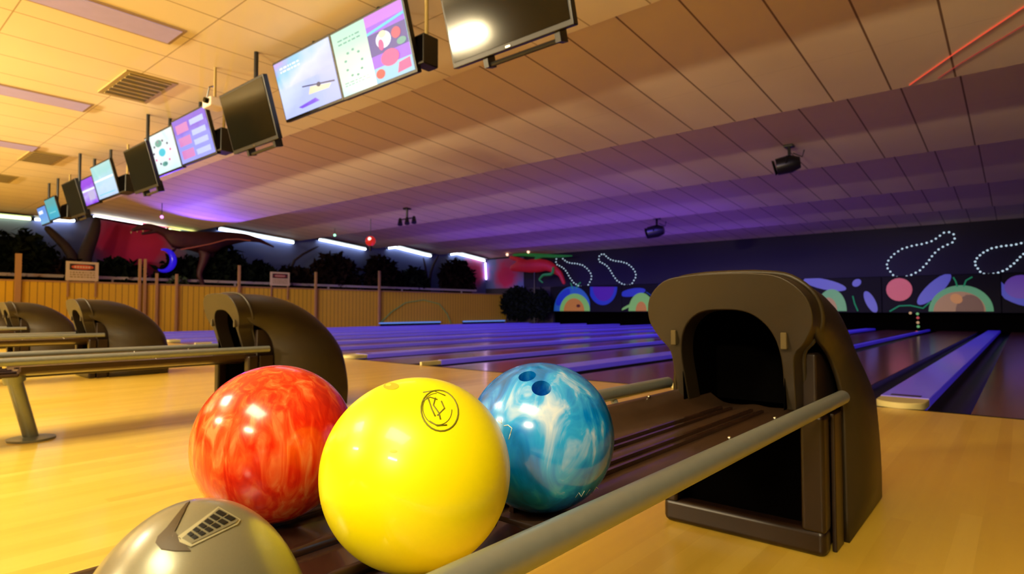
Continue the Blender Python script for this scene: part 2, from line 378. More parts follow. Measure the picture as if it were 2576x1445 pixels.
feel = [([(1441, 727), (1438, 720), (1435, 712)], .02), ([(1449, 727), (1452, 718), (1460, 711)], .02),
        ([(2408, 722), (2404, 708), (2398, 698)], .02), ([(2424, 722), (2430, 706), (2446, 697)], .02),
        ([(2238, 784), (2262, 770), (2290, 769), (2322, 776), (2340, 760)], .022), ([(1665, 742), (1655, 750), (1640, 745), (1625, 735)], .012),
        ([(2145, 745), (2150, 765), (2158, 783)], .02)]
names = {}
def owner(xm):
    for j, (xl, xr, t) in enumerate(masks):
        if xl <= xm <= xr: return j, t
    return 0, masks[0][2]
for pts, nm, m, lay in art:
    w = wall_px(pts, YM - .27); xm = sum(p[0] for p in w) / len(w); j, t = owner(xm)
    w = [(min(max(p[0], masks[j][0]), masks[j][1]) - t.location.x, min(max(p[1], MASKB + .01), MASKT + .02) - MASKB) for p in w]
    flat_shape(w, nm, m, t, -.05 - lay * .006, .006)
for pts, r in feel:
    w = wall_px(pts, YM - .27); j, t = owner(w[0][0])
    MB().tube([(p[0] - t.location.x, -.06, p[1] - MASKB) for p in w], r, 6).build('feeler', G_GR if r > .015 else G_LB, t)
for j, (xl, xr, t) in enumerate(masks):
    lab = ['black mask panel at the right edge with a large green-rimmed fish', 'black mask panel with a blue fin and pink ball right of the near hood',
           'black mask panel with a small green fish right behind the near hood', 'dark mask panel hidden behind the near hood',
           'black mask panel with a green fish left of the near hood', 'black mask panel with a hanging purple bell shape', 'leftmost black mask panel with an orange-faced fish'][j]
    tag(t, lab, 'masking unit', None)
# dark pin decks below the masking units
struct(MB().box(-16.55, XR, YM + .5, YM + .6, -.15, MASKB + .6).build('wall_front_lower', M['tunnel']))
# pins outlined by bulbs on the upper wall
bulbm = glow('pin_bulb', (190, 215, 230), .9, .3); wirem = mat('pin_wire', S((60, 70, 90)), .5)
bulbbase = MB().sphere((0, 0, 0), .028, 8, 6).build('bulb', bulbm, None, True)
bulbmesh = bulbbase.data; bpy.data.objects.remove(bulbbase)
def pin_shape(basec, topc, Y, lab, n=36, rs=1.0):
    A = at(*basec, Y=Y); B = at(*topc, Y=Y); ax = (B - A); Ln = ax.length; ax.normalize(); nx = Vector((ax.z, 0, -ax.x))
    prof = [(0, 0.0), (0, .09), (.05, .155), (.18, .205), (.33, .215), (.48, .17), (.62, .105), (.74, .075), (.84, .085), (.92, .095), (.97, .07), (1.0, 0)]
    loop = [(t, w * rs) for t, w in prof] + [(t, -w * rs) for t, w in prof[::-1][1:-1]]
    pts = [A + ax * (t * Ln) + nx * (w * Ln) for t, w in loop]
    # resample
    N = len(pts); seg = [(pts[(i + 1) % N] - pts[i]).length for i in range(N)]; tot = sum(seg); out = []
    for j in range(n):
        d = tot * j / n; i = 0
        while d > seg[i]: d -= seg[i]; i += 1
        out.append(pts[i].lerp(pts[(i + 1) % N], d / seg[i] if seg[i] else 0))
    t = empty('pin_light', A)
    MB().tube([p - A for p in out], .009, 6, closed=True).build('wire', wirem, t)
    for p in out:
        o = bpy.data.objects.new('bulb', bulbmesh); C.objects.link(o); o.parent = t; o.location = p - A + Vector((0, -.015, 0))
    return tag(t, lab, 'wall light', 'bowling pin outlines of small bulbs')
pin_shape((1484, 710), (1400, 652), YM - .03, 'leftmost bowling pin outline of white bulbs tilted left on the purple wall')
pin_shape((1595, 706), (1508, 645), YM - .03, 'second bowling pin outline of white bulbs from the left, tilted left')
pin_shape((2240, 684), (2399, 590), YM - .03, 'bowling pin outline of white bulbs tilted right above the pink ball')
pin_shape((2460, 676), (2625, 600), YM - .03, 'bowling pin outline of white bulbs cut by the right edge of the photo')

# ================================================================ FENCE AND SIDE WALL
b = MB().box(FENX - .08, FENX, -5.9, YM - .05, 0, 1.38)
fence = b.build('board_panel', M['fence'])
fr = empty('board_fence', (FENX, 5, 0)); fence.parent = fr; fence.matrix_parent_inverse = Matrix.Translation((-FENX, -5, 0))
f2 = MB().box(FENX - .10, FENX + .03, -5.9, YM - .05, 1.38, 1.42).build('top_rail', M['post'], fr); f2.matrix_parent_inverse = Matrix.Translation((-FENX, -5, 0))
tag(fr, 'long waist-high fence of vertical boards, yellow in the lamplight, along the left side', 'fence')
rr = tag(MB().box(FENX - .42, FENX - .34, -5.9, 20.6, 1.52, 1.60).build('handrail', M['trimw']), 'long pale horizontal rail just behind the board fence', 'rail')
for i in range(8):
    MB().box(FENX - .40, FENX - .36, -4.9 + i * 3.5, -4.85 + i * 3.5, 0, 1.52).build('support', M['trimw'], rr)
def post(px, ytop, w, lab, grp=None):
    p = at(px, 720, X=FENX + .02)
    zt = at(px, ytop, X=FENX + .02).z
    o = MB().box(-.03, .03, -w / 2, w / 2, 0, zt).build('fence_post', M['post'], None, bevel=.006); o.location = (FENX + .05, p.y, 0)
    tag(o, lab, 'post', grp or 'upright posts along the board fence')
for px, yt, w, lab in ((44, 638, .13, 'thick pale upright post standing above the fence at the far left'), (350, 652, .07, 'left one of two thin posts close together on the fence'),
                       (363, 652, .07, 'right one of two thin posts close together on the fence'), (393, 688, .07, 'short pale post right of the paired posts'),
                       (443, 690, .07, 'short pale post beside the small leafy plant on the fence'), (600, 668, .08, 'grey post above the fence left of the smaller sign'),
                       (793, 685, .08, 'grey post above the fence right of the smaller sign'), (953, 682, .09, 'dim post on the fence under the red lamp')):
    post(px, yt, w, lab)
def sign(x0, y0, x1, y1, lab, red):
    A = at(x0, y0, X=FENX + .05); B = at(x1, y1, X=FENX + .05)
    t = empty('warning_sign', (FENX + .05, (A.y + B.y) / 2, B.z)); w = (B.y - A.y) / 2; h = A.z - B.z
    MB().box(-.01, .01, -w, w, 0, h).build('board', M['signw'], t)
    MB().box(.01, .014, -w * .78, w * .78, h * .55, h * .88).build('header', M['signk'], t)
    b = MB(); pts = [(.014, w * .68 * math.cos(2 * math.pi * i / 24), h * .715 + h * .125 * math.sin(2 * math.pi * i / 24)) for i in range(24)]
    b.prism(pts, (.004, 0, 0)).build('oval', red, t)
    b = MB()
    for k in range(6): b.box(.018, .021, -w * .5 + k * w * .17, -w * .5 + k * w * .17 + w * .11, h * .67, h * .76)
    b.build('lettering', M['signw'], t)
    b = MB(); rnd = random.Random(3)
    for r_ in range(3):
        y = -w * .75
        while y < w * .7:
            ww = rnd.uniform(.06, .2) * w; b.box(.010, .013, y, y + ww, h * (.40 - r_ * .12), h * (.46 - r_ * .12)); y += ww + w * .06
    b.build('small_print', M['grille'], t)
    for s in (-1, 1): MB().box(-.03, -.01, s * w * .85 - .02, s * w * .85 + .02, -(B.z - 1.0), h * .9).build('stake', M['post'], t)
    tag(t, lab, 'sign')
sign(166, 657, 247, 708, 'larger white warning sign with an orange oval header on the yellow fence', M['signr'])
sign(680, 684, 728, 720, 'smaller dim warning sign with a red header on the fence', mat('sign_dim_red', S((150, 40, 40)), .5))

# neon tubes along the sawtooth wall top
neonw = glow('neon_white', (235, 248, 255), 8.0, .5); neony = glow('neon_yellowgreen', (235, 250, 160), 7.0, .5); neonp = glow('neon_violet', (240, 200, 255), 6.0, .5)
NX = XL + .10
def ceil_z(y):
    if y < P0: return ZL
    return ZH - ((y - P0) % BAY) / BAY * (ZH - ZL)
def neon(pts, m, lab, tip=None, lastm=None):
    P = [at(px, py, X=NX) for px, py in pts]; c = P[0]
    P = [Vector((p.x, p.y, min(p.z, ceil_z(p.y) - .09))) for p in P]
    t = empty('neon_tube', P[0])
    MB().tube([p - P[0] for p in P], .035, 10).build('glass_tube', m, t, True)
    for q in (P[0], P[-1]): MB().sphere(q - P[0], .045, 10, 6).build('end_cap', M['black'], t, True)
    MB().box(-.095, -.03, -.02, .02, -.02, .02).build('bracket', M['black'], t)
    if len(P) > 2 or abs(P[0].y - P[-1].y) > .4:      # dark shade board over the tube
        b = MB(); q = [p - c for p in P]; n = len(q)
        lo = [Vector((-.09, p.y, p.z + .045)) for p in q]; hi = [Vector((.30, p.y, p.z + .050)) for p in q]
        for i in range(n - 1):
            vs = [b.b.verts.new(v) for v in (lo[i], lo[i + 1], hi[i + 1], hi[i])] + [b.b.verts.new(v + Vector((0, 0, .015))) for v in (lo[i], lo[i + 1], hi[i + 1], hi[i])]
            for f in ((0, 1, 2, 3), (7, 6, 5, 4), (0, 4, 5, 1), (1, 5, 6, 2), (2, 6, 7, 3), (3, 7, 4, 0)): b.b.faces.new([vs[k] for k in f])
        b.build('shade_board', M['black'], t)
    tag(t, lab, 'neon light', 'neon tubes along the mural wall top')
neon([(-60, 537), (0, 542), (80, 549)], neony, 'yellow-green neon tube at the far left edge of the mural')
neon([(84, 549), (190, 556)], neonw, 'short white neon tube behind the farthest monitors')
neon([(232, 537), (262, 534), (420, 570)], neonw, 'long white neon tube above the painted sunset and dinosaur head')
neon([(422, 571), (490, 584)], neony, 'short yellow-green neon tube above the dinosaur back')
neon([(548, 576), (572, 570), (740, 611)], neonw, 'white neon tube right of the dinosaur')
neon([(800, 601), (815, 599), (921, 628)], neonw, 'white neon tube left of the red hanging lamp')
neon([(975, 625), (995, 620), (1062, 640), (1085, 645)], neonw, 'white neon tube right of the red hanging lamp')
neon([(1132, 641), (1150, 638), (1220, 657)], neonw, 'rightmost sloping white neon tube at the mural corner')
neon([(1221, 660), (1223, 705)], neonp, 'vertical violet neon tube at the corner of the mural wall')
for (ya, yb) in ((5.6, 8.1), (9.2, 11.8), (12.9, 15.4), (16.5, 19.2), (20.2, 22.2)):
    pass
# the sky of the mural turns pink in places (sunsets; at the front-wall corner the neon's magenta glow, painted in)
def add_pink(m, spots, col):
    n = m.node_tree.nodes; L = m.node_tree.links; b = n['Principled BSDF']
    src = b.inputs['Base Color'].links[0].from_socket
    ge = n.new('ShaderNodeNewGeometry'); nz = n.new('ShaderNodeTexNoise'); nz.inputs['Scale'].default_value = 1.3; L.new(ge.outputs['Position'], nz.inputs['Vector'])
    for (p, r) in spots:
        d = n.new('ShaderNodeVectorMath'); d.operation = 'DISTANCE'; d.inputs[1].default_value = p; L.new(ge.outputs['Position'], d.inputs[0])
        a = n.new('ShaderNodeMath'); a.operation = 'ADD'; L.new(d.outputs['Value'], a.inputs[0]); L.new(nz.outputs['Fac'], a.inputs[1])
        mr = n.new('ShaderNodeMapRange'); mr.inputs['From Min'].default_value = r * .55 + .4; mr.inputs['From Max'].default_value = r + .6; mr.inputs['To Min'].default_value = 1; mr.inputs['To Max'].default_value = 0
        L.new(a.outputs[0], mr.inputs['Value']); mx = n.new('ShaderNodeMix'); mx.data_type = 'RGBA'; mx.inputs['B'].default_value = col
        L.new(mr.outputs[0], mx.inputs['Factor']); L.new(src, mx.inputs['A']); src = mx.outputs['Result']
    L.new(src, b.inputs['Base Color'])
add_pink(M['mural'], [(at(352, 622, X=XL), 1.3), (at(300, 600, X=XL), .8), (at(1190, 690, X=XL), .9), (at(1275, 690, Y=YM), 1.0)], S((200, 36, 90)))
tag(MB().box(XL, -18.3, YM - .03, YM - .015, 1.72, 3.2).build('added_glow_panel', M['mural']), 'added pale panel for the magenta neon glow on the front wall right of the vertical violet neon tube', 'mural')  # panel added so the violet neon's glow shows on the front wall

# plants / trunks / dinosaurs behind the fence
def leafy(name, c, rx, ry, rz, n, m, lab, seed, stem=True, leaf=.12, cat='bush', grp='dark bushes behind the board fence'):
    rnd = random.Random(seed); t = empty(name, (c[0], c[1], 0)); b = MB().b
    for i in range(n):
        while True:
            v = Vector((rnd.uniform(-1, 1), rnd.uniform(-1, 1), rnd.uniform(-1, 1)))
            if v.length < 1: break
        v = v * (.65 + .35 * rnd.random())
        p = Vector((v.x * rx, v.y * ry, c[2] + v.z * rz)); a = leaf * rnd.uniform(.6, 1.4)
        d = Vector((rnd.uniform(-1, 1), rnd.uniform(-1, 1), rnd.uniform(-.6, 1))).normalized(); e = d.cross(Vector((rnd.uniform(-1, 1), rnd.uniform(-1, 1), rnd.uniform(-1, 1)))).normalized()
        vs = [b.verts.new(p + q) for q in (-d * a, e * a * .45 - d * a * .1, d * a, -e * a * .45 - d * a * .1)]; b.faces.new(vs)
    me = bpy.data.meshes.new('foliage'); b.to_mesh(me); b.free(); me.materials.append(m)
    o = bpy.data.objects.new('foliage', me); C.objects.link(o); o.parent = t
    MB().tube([(0, 0, 0), (.02, .03, c[2] * .5), (0, 0, c[2])], [.06, .045, .03], 8).build('stem', M['bark'], t, True)
    return tag(t, lab, cat, grp)
bushes = [(40, 615, 1.05, .60, 'leaf', 'big dark green bush under the neon at the far left edge'), (165, 672, .75, .35, 'leafr', 'low brownish bush behind the larger warning sign'),
          (-40, 640, 1.0, .5, 'leaf', 'dark bush cut by the left edge of the photo'), (300, 672, .8, .38, 'leaf', 'low dark bush between the trunks and the paired posts'),
          (470, 668, 1.0, .42, 'leaf', 'dark bush below the dinosaur body'), (560, 650, 1.0, .62, 'leaf', 'tall dark bush behind the dinosaur tail'),
          (650, 680, .9, .40, 'leaf', 'low dark bush left of the smaller sign'), (740, 690, 1.0, .42, 'leafr', 'dark bush behind the smaller sign'),
          (845, 662, 1.15, .62, 'leafr', 'round dark bush left of the red lamp'), (960, 668, 1.1, .62, 'leafr', 'round reddish bush under the red lamp'),
          (1040, 690, 1.0, .45, 'leaf', 'low dark bush beneath the fifth neon tube'), (1150, 672, 1.3, .60, 'leafr', 'dark round bush beneath the rightmost sloping neon'),
          (1000, 700, 1.4, .35, 'leaf', 'low hedge-like bush along the fence right of the red lamp')]
for i, (px, py, ry, rz, m, lab) in enumerate(bushes):
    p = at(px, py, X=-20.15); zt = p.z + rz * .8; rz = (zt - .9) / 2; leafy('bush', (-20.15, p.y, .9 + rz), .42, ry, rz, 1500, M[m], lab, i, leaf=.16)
p = at(450, 705, X=-19.75); leafy('small_plant', (-19.75, p.y, p.z - .05), .2, .35, .18, 120, mat('mid_green', S((70, 90, 50)), .6), 'small leafy plant peeking over the fence below the dinosaur', 77, leaf=.10, cat='plant', grp=None)
def trunk(pts, r, lab):
    P = [at(px, py, X=-20.2) for px, py in pts]; c = Vector((P[-1].x, P[-1].y, 0)); P = P + [c + Vector((0, 0, .0))]
    r = r + [r[-1] * 1.15]
    o = MB().tube([p - c for p in P], r, 10).build('tree_trunk', M['bark'], None, True); o.location = c
    m = o.modifiers.new('s', 'SUBSURF'); m.levels = m.render_levels = 1
    tag(o, lab, 'tree trunk')
trunk([(112, 568), (135, 590), (165, 620), (195, 655)], [.09, .11, .13, .16], 'dark leaning trunk slanting down right from the farthest monitors')
trunk([(245, 545), (240, 580), (222, 620), (205, 660)], [.10, .15, .19, .2], 'brown trunk leaning right towards the white neon tube')
trunk([(806, 618), (760, 640), (720, 665)], [.03, .05, .07], 'thin bare branch slanting right between the second and third neon tubes')
trunk([(1105, 640), (1090, 665), (1078, 700)], [.04, .06, .08], 'thin dark trunk left of the rightmost neon tube')
trunk([(1064, 645), (1070, 672), (1075, 700)], [.03, .05, .06], 'thin dark trunk just right of the fifth neon tube')
def skin(name, nodes, edges, m, X, parent=None, sub=2):
    me = bpy.data.meshes.new(name); vs = []
    for (px, py, dx, r) in nodes: vs.append(at(px, py, X=X + dx))
    c = Vector((X, vs[0].y, 0))
    me.from_pydata([v - c for v in vs], edges, []); o = bpy.data.objects.new(name, me); C.objects.link(o); o.location = c
    mm = o.modifiers.new('skin', 'SKIN'); me.skin_vertices[0].data[0].use_root = True
    for i, nd in enumerate(nodes): me.skin_vertices[0].data[i].radius = (nd[3], nd[3])
    ss = o.modifiers.new('sub', 'SUBSURF'); ss.levels = ss.render_levels = sub
    mm.use_smooth_shade = True
    me.materials.append(m)
    return o
XD = -19.95
d = skin('dinosaur', [(520, 610, 0, .34), (470, 603, 0, .30), (432, 606, 0, .19), (424, 588, 0, .15), (405, 572, 0, .15), (380, 570, 0, .13), (352, 573, 0, .09), (330, 580, 0, .05),
    (382, 584, 0, .06), (355, 589, 0, .04), (570, 600, 0, .26), (620, 598, 0, .15), (655, 606, 0, .07), (690, 622, 0, .03),
    (515, 650, .16, .15), (500, 690, .18, .09), (515, 735, .16, .08), (530, 650, -.16, .15), (545, 690, -.16, .09), (535, 735, -.16, .08),
    (440, 628, .1, .05), (425, 640, .12, .035)],
    [(0, 1), (1, 2), (2, 3), (3, 4), (4, 5), (5, 6), (6, 7), (4, 8), (8, 9), (0, 10), (10, 11), (11, 12), (12, 13), (0, 14), (14, 15), (15, 16), (0, 17), (17, 18), (18, 19), (2, 20), (20, 21)], M['dino'], XD)
tag(d, 'dark red dinosaur figure with open jaws facing left under the neon', 'dinosaur')
bl = MB()
st = [at(px, py, X=XD + .36) for px, py in ((455, 628), (490, 622), (530, 614), (570, 603), (600, 602), (630, 606))]
c = Vector(d.location); bl.tube([p - c for p in st], .02, 6).build('flank_stripe', mat('stripe_pink', S((190, 110, 90)), .5), d)
for (px, py) in ((330, 583), (345, 580), (360, 580)):
    q = at(px, py, X=XD) - c; MB().tube([q, q - Vector((0, 0, .07))], [.02, .002], 6).build('tooth', M['signw'], d)
# blue ring
rg = [at(410 + 26 * math.cos(a), 655 - 27 * math.sin(a), X=-19.7) for a in [R(100 - 220 * i / 20) for i in range(21)]]
tag(MB().tube(rg, [.02 + .075 * math.sin(math.pi * min(1, i / 20)) for i in range(21)], 10).build('curled_tail', mat('ring_blue', S((30, 20, 200)), .25, 0, S((40, 20, 220)), .5), None, True),
    'glossy blue curved tail-like hook below the dinosaur head', 'sculpture')
rg_o = bpy.data.objects['curled_tail']
MB().tube([rg[-1], Vector((rg[-1].x, rg[-1].y, 0.0))], .02, 6).build('stand', M['black'], rg_o)
# red and green figure at the corner
X2 = -20.0
YD = 21.6
def skinY(name, nodes, edges, m, Y, parent=None, sub=2):
    me = bpy.data.meshes.new(name); vs = [at(px, py, Y=Y + dy) for (px, py, dy, r) in nodes]; c = Vector((vs[0].x, Y, 0))
    if parent is not None: c = Vector(parent.location)
    me.from_pydata([v - c for v in vs], edges, []); o = bpy.data.objects.new(name, me); C.objects.link(o)
    if parent is not None: o.parent = parent
    else: o.location = c
    mm = o.modifiers.new('skin', 'SKIN'); me.skin_vertices[0].data[0].use_root = True
    for i, nd in enumerate(nodes): me.skin_vertices[0].data[i].radius = (nd[3], nd[3])
    ss = o.modifiers.new('sub', 'SUBSURF'); ss.levels = ss.render_levels = sub; mm.use_smooth_shade = True
    me.materials.append(m); return o
d2 = skinY('dragon_figure', [(1345, 668, 0, .34), (1310, 672, 0, .26), (1284, 676, 0, .14), (1380, 668, 0, .26), (1410, 690, 0, .12), (1420, 716, 0, .07), (1310, 655, 0, .14), (1282, 648, 0, .08)],
            [(0, 1), (1, 2), (0, 3), (3, 4), (4, 5), (1, 6), (6, 7)], M['dinor'], YD)
MB().tube([(0, 0, 0), (0, 0, -(at(1345, 668, Y=YD).z))], .05, 10).build('stand', M['black'], d2).location = (0, 0, at(1345, 668, Y=YD).z)
tag(d2, 'red and green dragon-like figure at the far corner beside the bulb pins', 'sculpture')
skinY('crest', [(1355, 643, -.1, .10), (1320, 641, -.1, .08), (1290, 642, -.1, .06), (1400, 645, -.1, .08), (1440, 644, -.1, .03), (1345, 660, 0, .1)], [(0, 1), (1, 2), (0, 3), (3, 4), (0, 5)], M['dinog'], YD, d2)
skinY('claw', [(1390, 690, -.35, .07), (1366, 692, -.4, .06), (1356, 704, -.4, .045), (1366, 712, -.4, .03), (1392, 672, -.2, .05)], [(0, 1), (1, 2), (2, 3), (0, 4)], M['dinog'], YD, d2)
for px, py in ((1276, 641), (1329, 634)):
    q = at(px, py, Y=YD - .15); MB().sphere(q - Vector(d2.location), .06, 10, 8).build('eye', glow('eye_glow', (255, 200, 170), 2.0, .3), d2, True)
p = at(1300, 745, Y=YM - .5)
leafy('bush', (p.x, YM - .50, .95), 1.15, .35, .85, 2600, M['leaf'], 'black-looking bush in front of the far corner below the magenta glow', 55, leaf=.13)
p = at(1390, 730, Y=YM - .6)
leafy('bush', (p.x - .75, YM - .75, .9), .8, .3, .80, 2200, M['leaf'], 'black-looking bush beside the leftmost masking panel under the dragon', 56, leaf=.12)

# green laser stroke as a glowing tube; added bars for the lane-end glow
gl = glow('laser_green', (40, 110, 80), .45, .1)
def stroke(nm, pts, r, m, lab, cat, **kw):
    P = [at(px, py, **kw) for px, py in pts]; o = MB().tube([p - P[0] for p in P], r, 6).build(nm, m); o.location = P[0]; tag(o, lab, cat)
stroke('painted_laser_line', [(952, 818), (985, 785), (1020, 762), (1065, 755), (1105, 765), (1125, 790), (1135, 815)], .012, gl, 'glowing tube for the dim green laser arc on the dark part of the fence', 'laser light', X=FENX + .04)
for i, (xa, xb) in enumerate(((952, 1108), (1165, 1270))):
    A, B = at(xa, 815, X=FENX + .06), at(xb, 815, X=FENX + .06)
    t = empty('added_glow_bar', (FENX + .06, A.y, .12)); MB().tube([(0, 0, 0), (0, B.y - A.y, 0)], .028, 8).build('glow_tube', glow('strip_%d' % i, (90, 130, 215), .9, .2), t, True)
    MB().box(-.06, -.02, 0, B.y - A.y, -.12, .03).build('housing', M['black'], t)  # backing of the added glow bar, no real fitting there
    tag(t, ('longer' if i == 0 else 'shorter') + ' pale blue light strip at the foot of the fence beyond the lanes', 'added glow bar')
# red laser streaks cast on the ceiling, drawn as glowing tubes, upper right
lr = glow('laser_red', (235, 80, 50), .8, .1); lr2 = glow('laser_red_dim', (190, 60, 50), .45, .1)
def on_bay(px, py, k):
    """point on the underside of sawtooth bay k"""
    dd = ray(px, py); y0 = P0 + k * BAY; sl = (ZL - ZH) / BAY
    t = (ZH - sl * y0 - CAMZ) / (dd.z - sl * dd.y)
    return CAM + dd * t
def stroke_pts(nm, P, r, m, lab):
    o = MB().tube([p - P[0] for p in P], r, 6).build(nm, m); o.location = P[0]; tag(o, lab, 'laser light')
stroke_pts('painted_laser_line', [on_bay(2288, 212, 0) - Vector((0, 0, .01)), on_bay(2404, 130, 0) - Vector((0, 0, .01)), on_bay(2590, 5, 0) - Vector((0, 0, .01))], .006, lr, 'glowing tube for the bright red laser line slanting across the ceiling at the upper right')
stroke_pts('painted_laser_line', [on_bay(2360, 195, 0) - Vector((0, 0, .01)), on_bay(2420, 155, 0) - Vector((0, 0, .01)), on_bay(2590, 52, 0) - Vector((0, 0, .01))], .005, lr2, 'glowing tube for the fainter red laser line below the bright one at the upper right')
# dotted laser light above the lanes at right, drawn as glowing beads
ch = empty('laser_dots', at(2308, 790, Y=YM - .35)); c = Vector(ch.location); rnd = random.Random(5)
chm = [glow('chain_a', (190, 150, 110), .8), glow('chain_b', (110, 170, 110), .8), glow('chain_c', (190, 80, 80), .7)]
CP = [(2290, 788), (2308, 790), (2309, 800), (2309, 812), (2310, 822), (2306, 836), (2308, 850), (2310, 864), (2314, 876)]
P = [at(a, b_, Y=YM - .35) for a, b_ in CP]
MB().tube([p - c for p in P], .006, 6).build('cord', M['black'], ch)  # added thread joining the beads; laser dots have no cord
for i, p in enumerate(P): MB().sphere(p - c, .04, 8, 6).build('bulb', chm[i % 3], ch, True)
tag(ch, 'glowing beads for a line of coloured laser dots in front of the right masking panels', 'string light')

# ================================================================ CEILING ITEMS
def fixture(ex, ey, w, ln, lab):
    t = empty('ceiling_light', (ex, ey - ln / 2, ZL))
    MB().box(-w / 2, w / 2, -ln / 2, ln / 2, -.012, 0).build('frame', mat('fixture_frame', S((150, 125, 100)), .6), t)
    MB().box(-w / 2 + .03, w / 2 - .03, -ln / 2 + .03, ln / 2 - .03, -.018, -.012).build('diffuser', M['fixture'], t)
    tag(t, lab, 'ceiling light', 'unlit lilac ceiling panels')
q = at(440, 100, Z=ZL); fixture(q.x + .08, q.y, .42, 2.44, 'unlit lilac ceiling panel nearest the camera at the top left'); q0 = q
q = at(218, 276, Z=ZL); fixture(q.x + .1, q.y, .42, 2.44, 'second unlit lilac ceiling panel, left of the square vent')
q = at(90, 378, Z=ZL); fixture(q.x + .1, q.y, .42, 2.44, 'farthest unlit lilac ceiling panel, beside the small vent')
def vent(px, py, w, ln, lab):
    q = at(px, py, Z=ZL); t = empty('ceiling_vent', (q.x, q.y, ZL))
    MB().box(-w / 2, w / 2, -ln / 2, ln / 2, -.015, 0).build('frame', M['grille'], t)
    MB().box(-w / 2 + .05, w / 2 - .05, -ln / 2 + .05, ln / 2 - .05, -.018, -.015).build('backing', M['ventdark'], t)
    for k in range(7):
        x = -w / 2 + .08 + (w - .16) * k / 6
        MB().box(x - .018, x + .018, -ln / 2 + .05, ln / 2 - .05, -.024, -.018).build('slat', M['grille'], t)
    tag(t, lab, 'air vent', 'olive ceiling vents')
vent(345, 220, 1.0, .52, 'large olive ceiling vent between two unlit panels')
vent(107, 397, 1.0, .5, 'small olive ceiling vent above the second farthest monitors')
vent(2, 448, .9, .4, 'tiny olive ceiling vent at the far left edge')
def spotlamp(px, py, k, s, heads, lab, X=None):
    q = on_bay(px, py, k); t = empty('stage_light', q)
    MB().box(-.06 * s, .06 * s, -.06 * s, .06 * s, -.03 * s, .02).build('base_plate', M['black'], t)
    MB().tube([(0, 0, 0), (0, 0, -.22 * s)], .022 * s, 8).build('stem', M['black'], t)
    if heads == 1:
        b = MB(); b.tube([(-.16 * s, -.05 * s, -.30 * s), (.02 * s, 0, -.27 * s), (.14 * s, .03 * s, -.26 * s)], [.12 * s, .13 * s, .08 * s], 16).build('lamp_body', M['black'], t, auto=40)
        MB().tube([(-.168 * s, -.053 * s, -.302 * s), (-.20 * s, -.06 * s, -.31 * s)], [.10 * s, .115 * s], 16).build('lens', M['tvoff'], t)
        MB().tube([(0, -.15 * s, -.28 * s), (0, -.12 * s, -.18 * s), (0, .12 * s, -.18 * s), (0, .15 * s, -.28 * s)], .012 * s, 6).build('yoke', M['black'], t)
        MB().tube([(.05 * s, 0, -.12 * s), (.16 * s, .05 * s, -.18 * s), (.2 * s, 0, -.1 * s)], .008 * s, 6).build('cable', M['black'], t)
    else:
        MB().tube([(-.22 * s, 0, -.22 * s), (.22 * s, 0, -.22 * s)], .014 * s, 6).build('crossbar', M['black'], t)
        for dx in (-.22, 0, .22):
            MB().tube([(dx * s, 0, -.20 * s), ((dx + .05) * s, -.04 * s, -.33 * s)], [.03 * s, .055 * s], 10).build('lamp_head', M['black'], t, auto=40)
    tag(t, lab, 'stage light')
spotlamp(1985, 366, 1, 1.15, 1, 'black spotlight on a stem hanging from the ceiling at the right')
spotlamp(1024, 524, 1, 1.3, 3, 'black cluster of three small spotlights on the ceiling at centre')
spotlamp(1652, 548, 3, 1.5, 1, 'small black spotlight on the blue part of the ceiling above the near hood')
# red lamp
q = at(932, 600, X=-14.6); t = empty('hanging_lamp', (q.x, q.y, q.z - .08))
MB().sphere((0, 0, 0), .15, 20, 14).build('globe', mat('red_globe', S((150, 20, 12)), .2, 0, S((190, 40, 24)), .7), t, True)
MB().sphere((0.08, -.09, .05), .05, 12, 8).build('bulb', glow('bulb_pink', (255, 190, 170), 2.5, .3), t, True)
MB().tube([(0, 0, .14), (0, 0, ceil_z(q.y) - q.z + .10)], .012, 6).build('cord', M['black'], t)
MB().tube([(0, 0, -.14), (.0, .0, -.30)], [.05, .03], 8).build('finial', M['black'], t)
tag(t, 'red glowing globe lamp between the third and fourth neon tubes', 'lamp')
for px, py, rgb, lab in ((842, 592, (160, 255, 210), 'tiny green status lamp on the ceiling left of the red globe'), (407, 546, (255, 150, 255), 'tiny pink lamp on the ceiling above the dinosaur')):
    q = at(px, py, X=-17.0); t = empty('indicator_lamp', (q.x, q.y, q.z)); MB().sphere((0, 0, 0), .04, 10, 8).build('lens', glow('ind_' + lab[5:8], rgb, 2.0, .3), t, True)
    MB().tube([(0, 0, .03), (0, 0, max(.06, ceil_z(q.y) - q.z))], .01, 6).build('rod', M['black'], t); tag(t, lab, 'lamp')

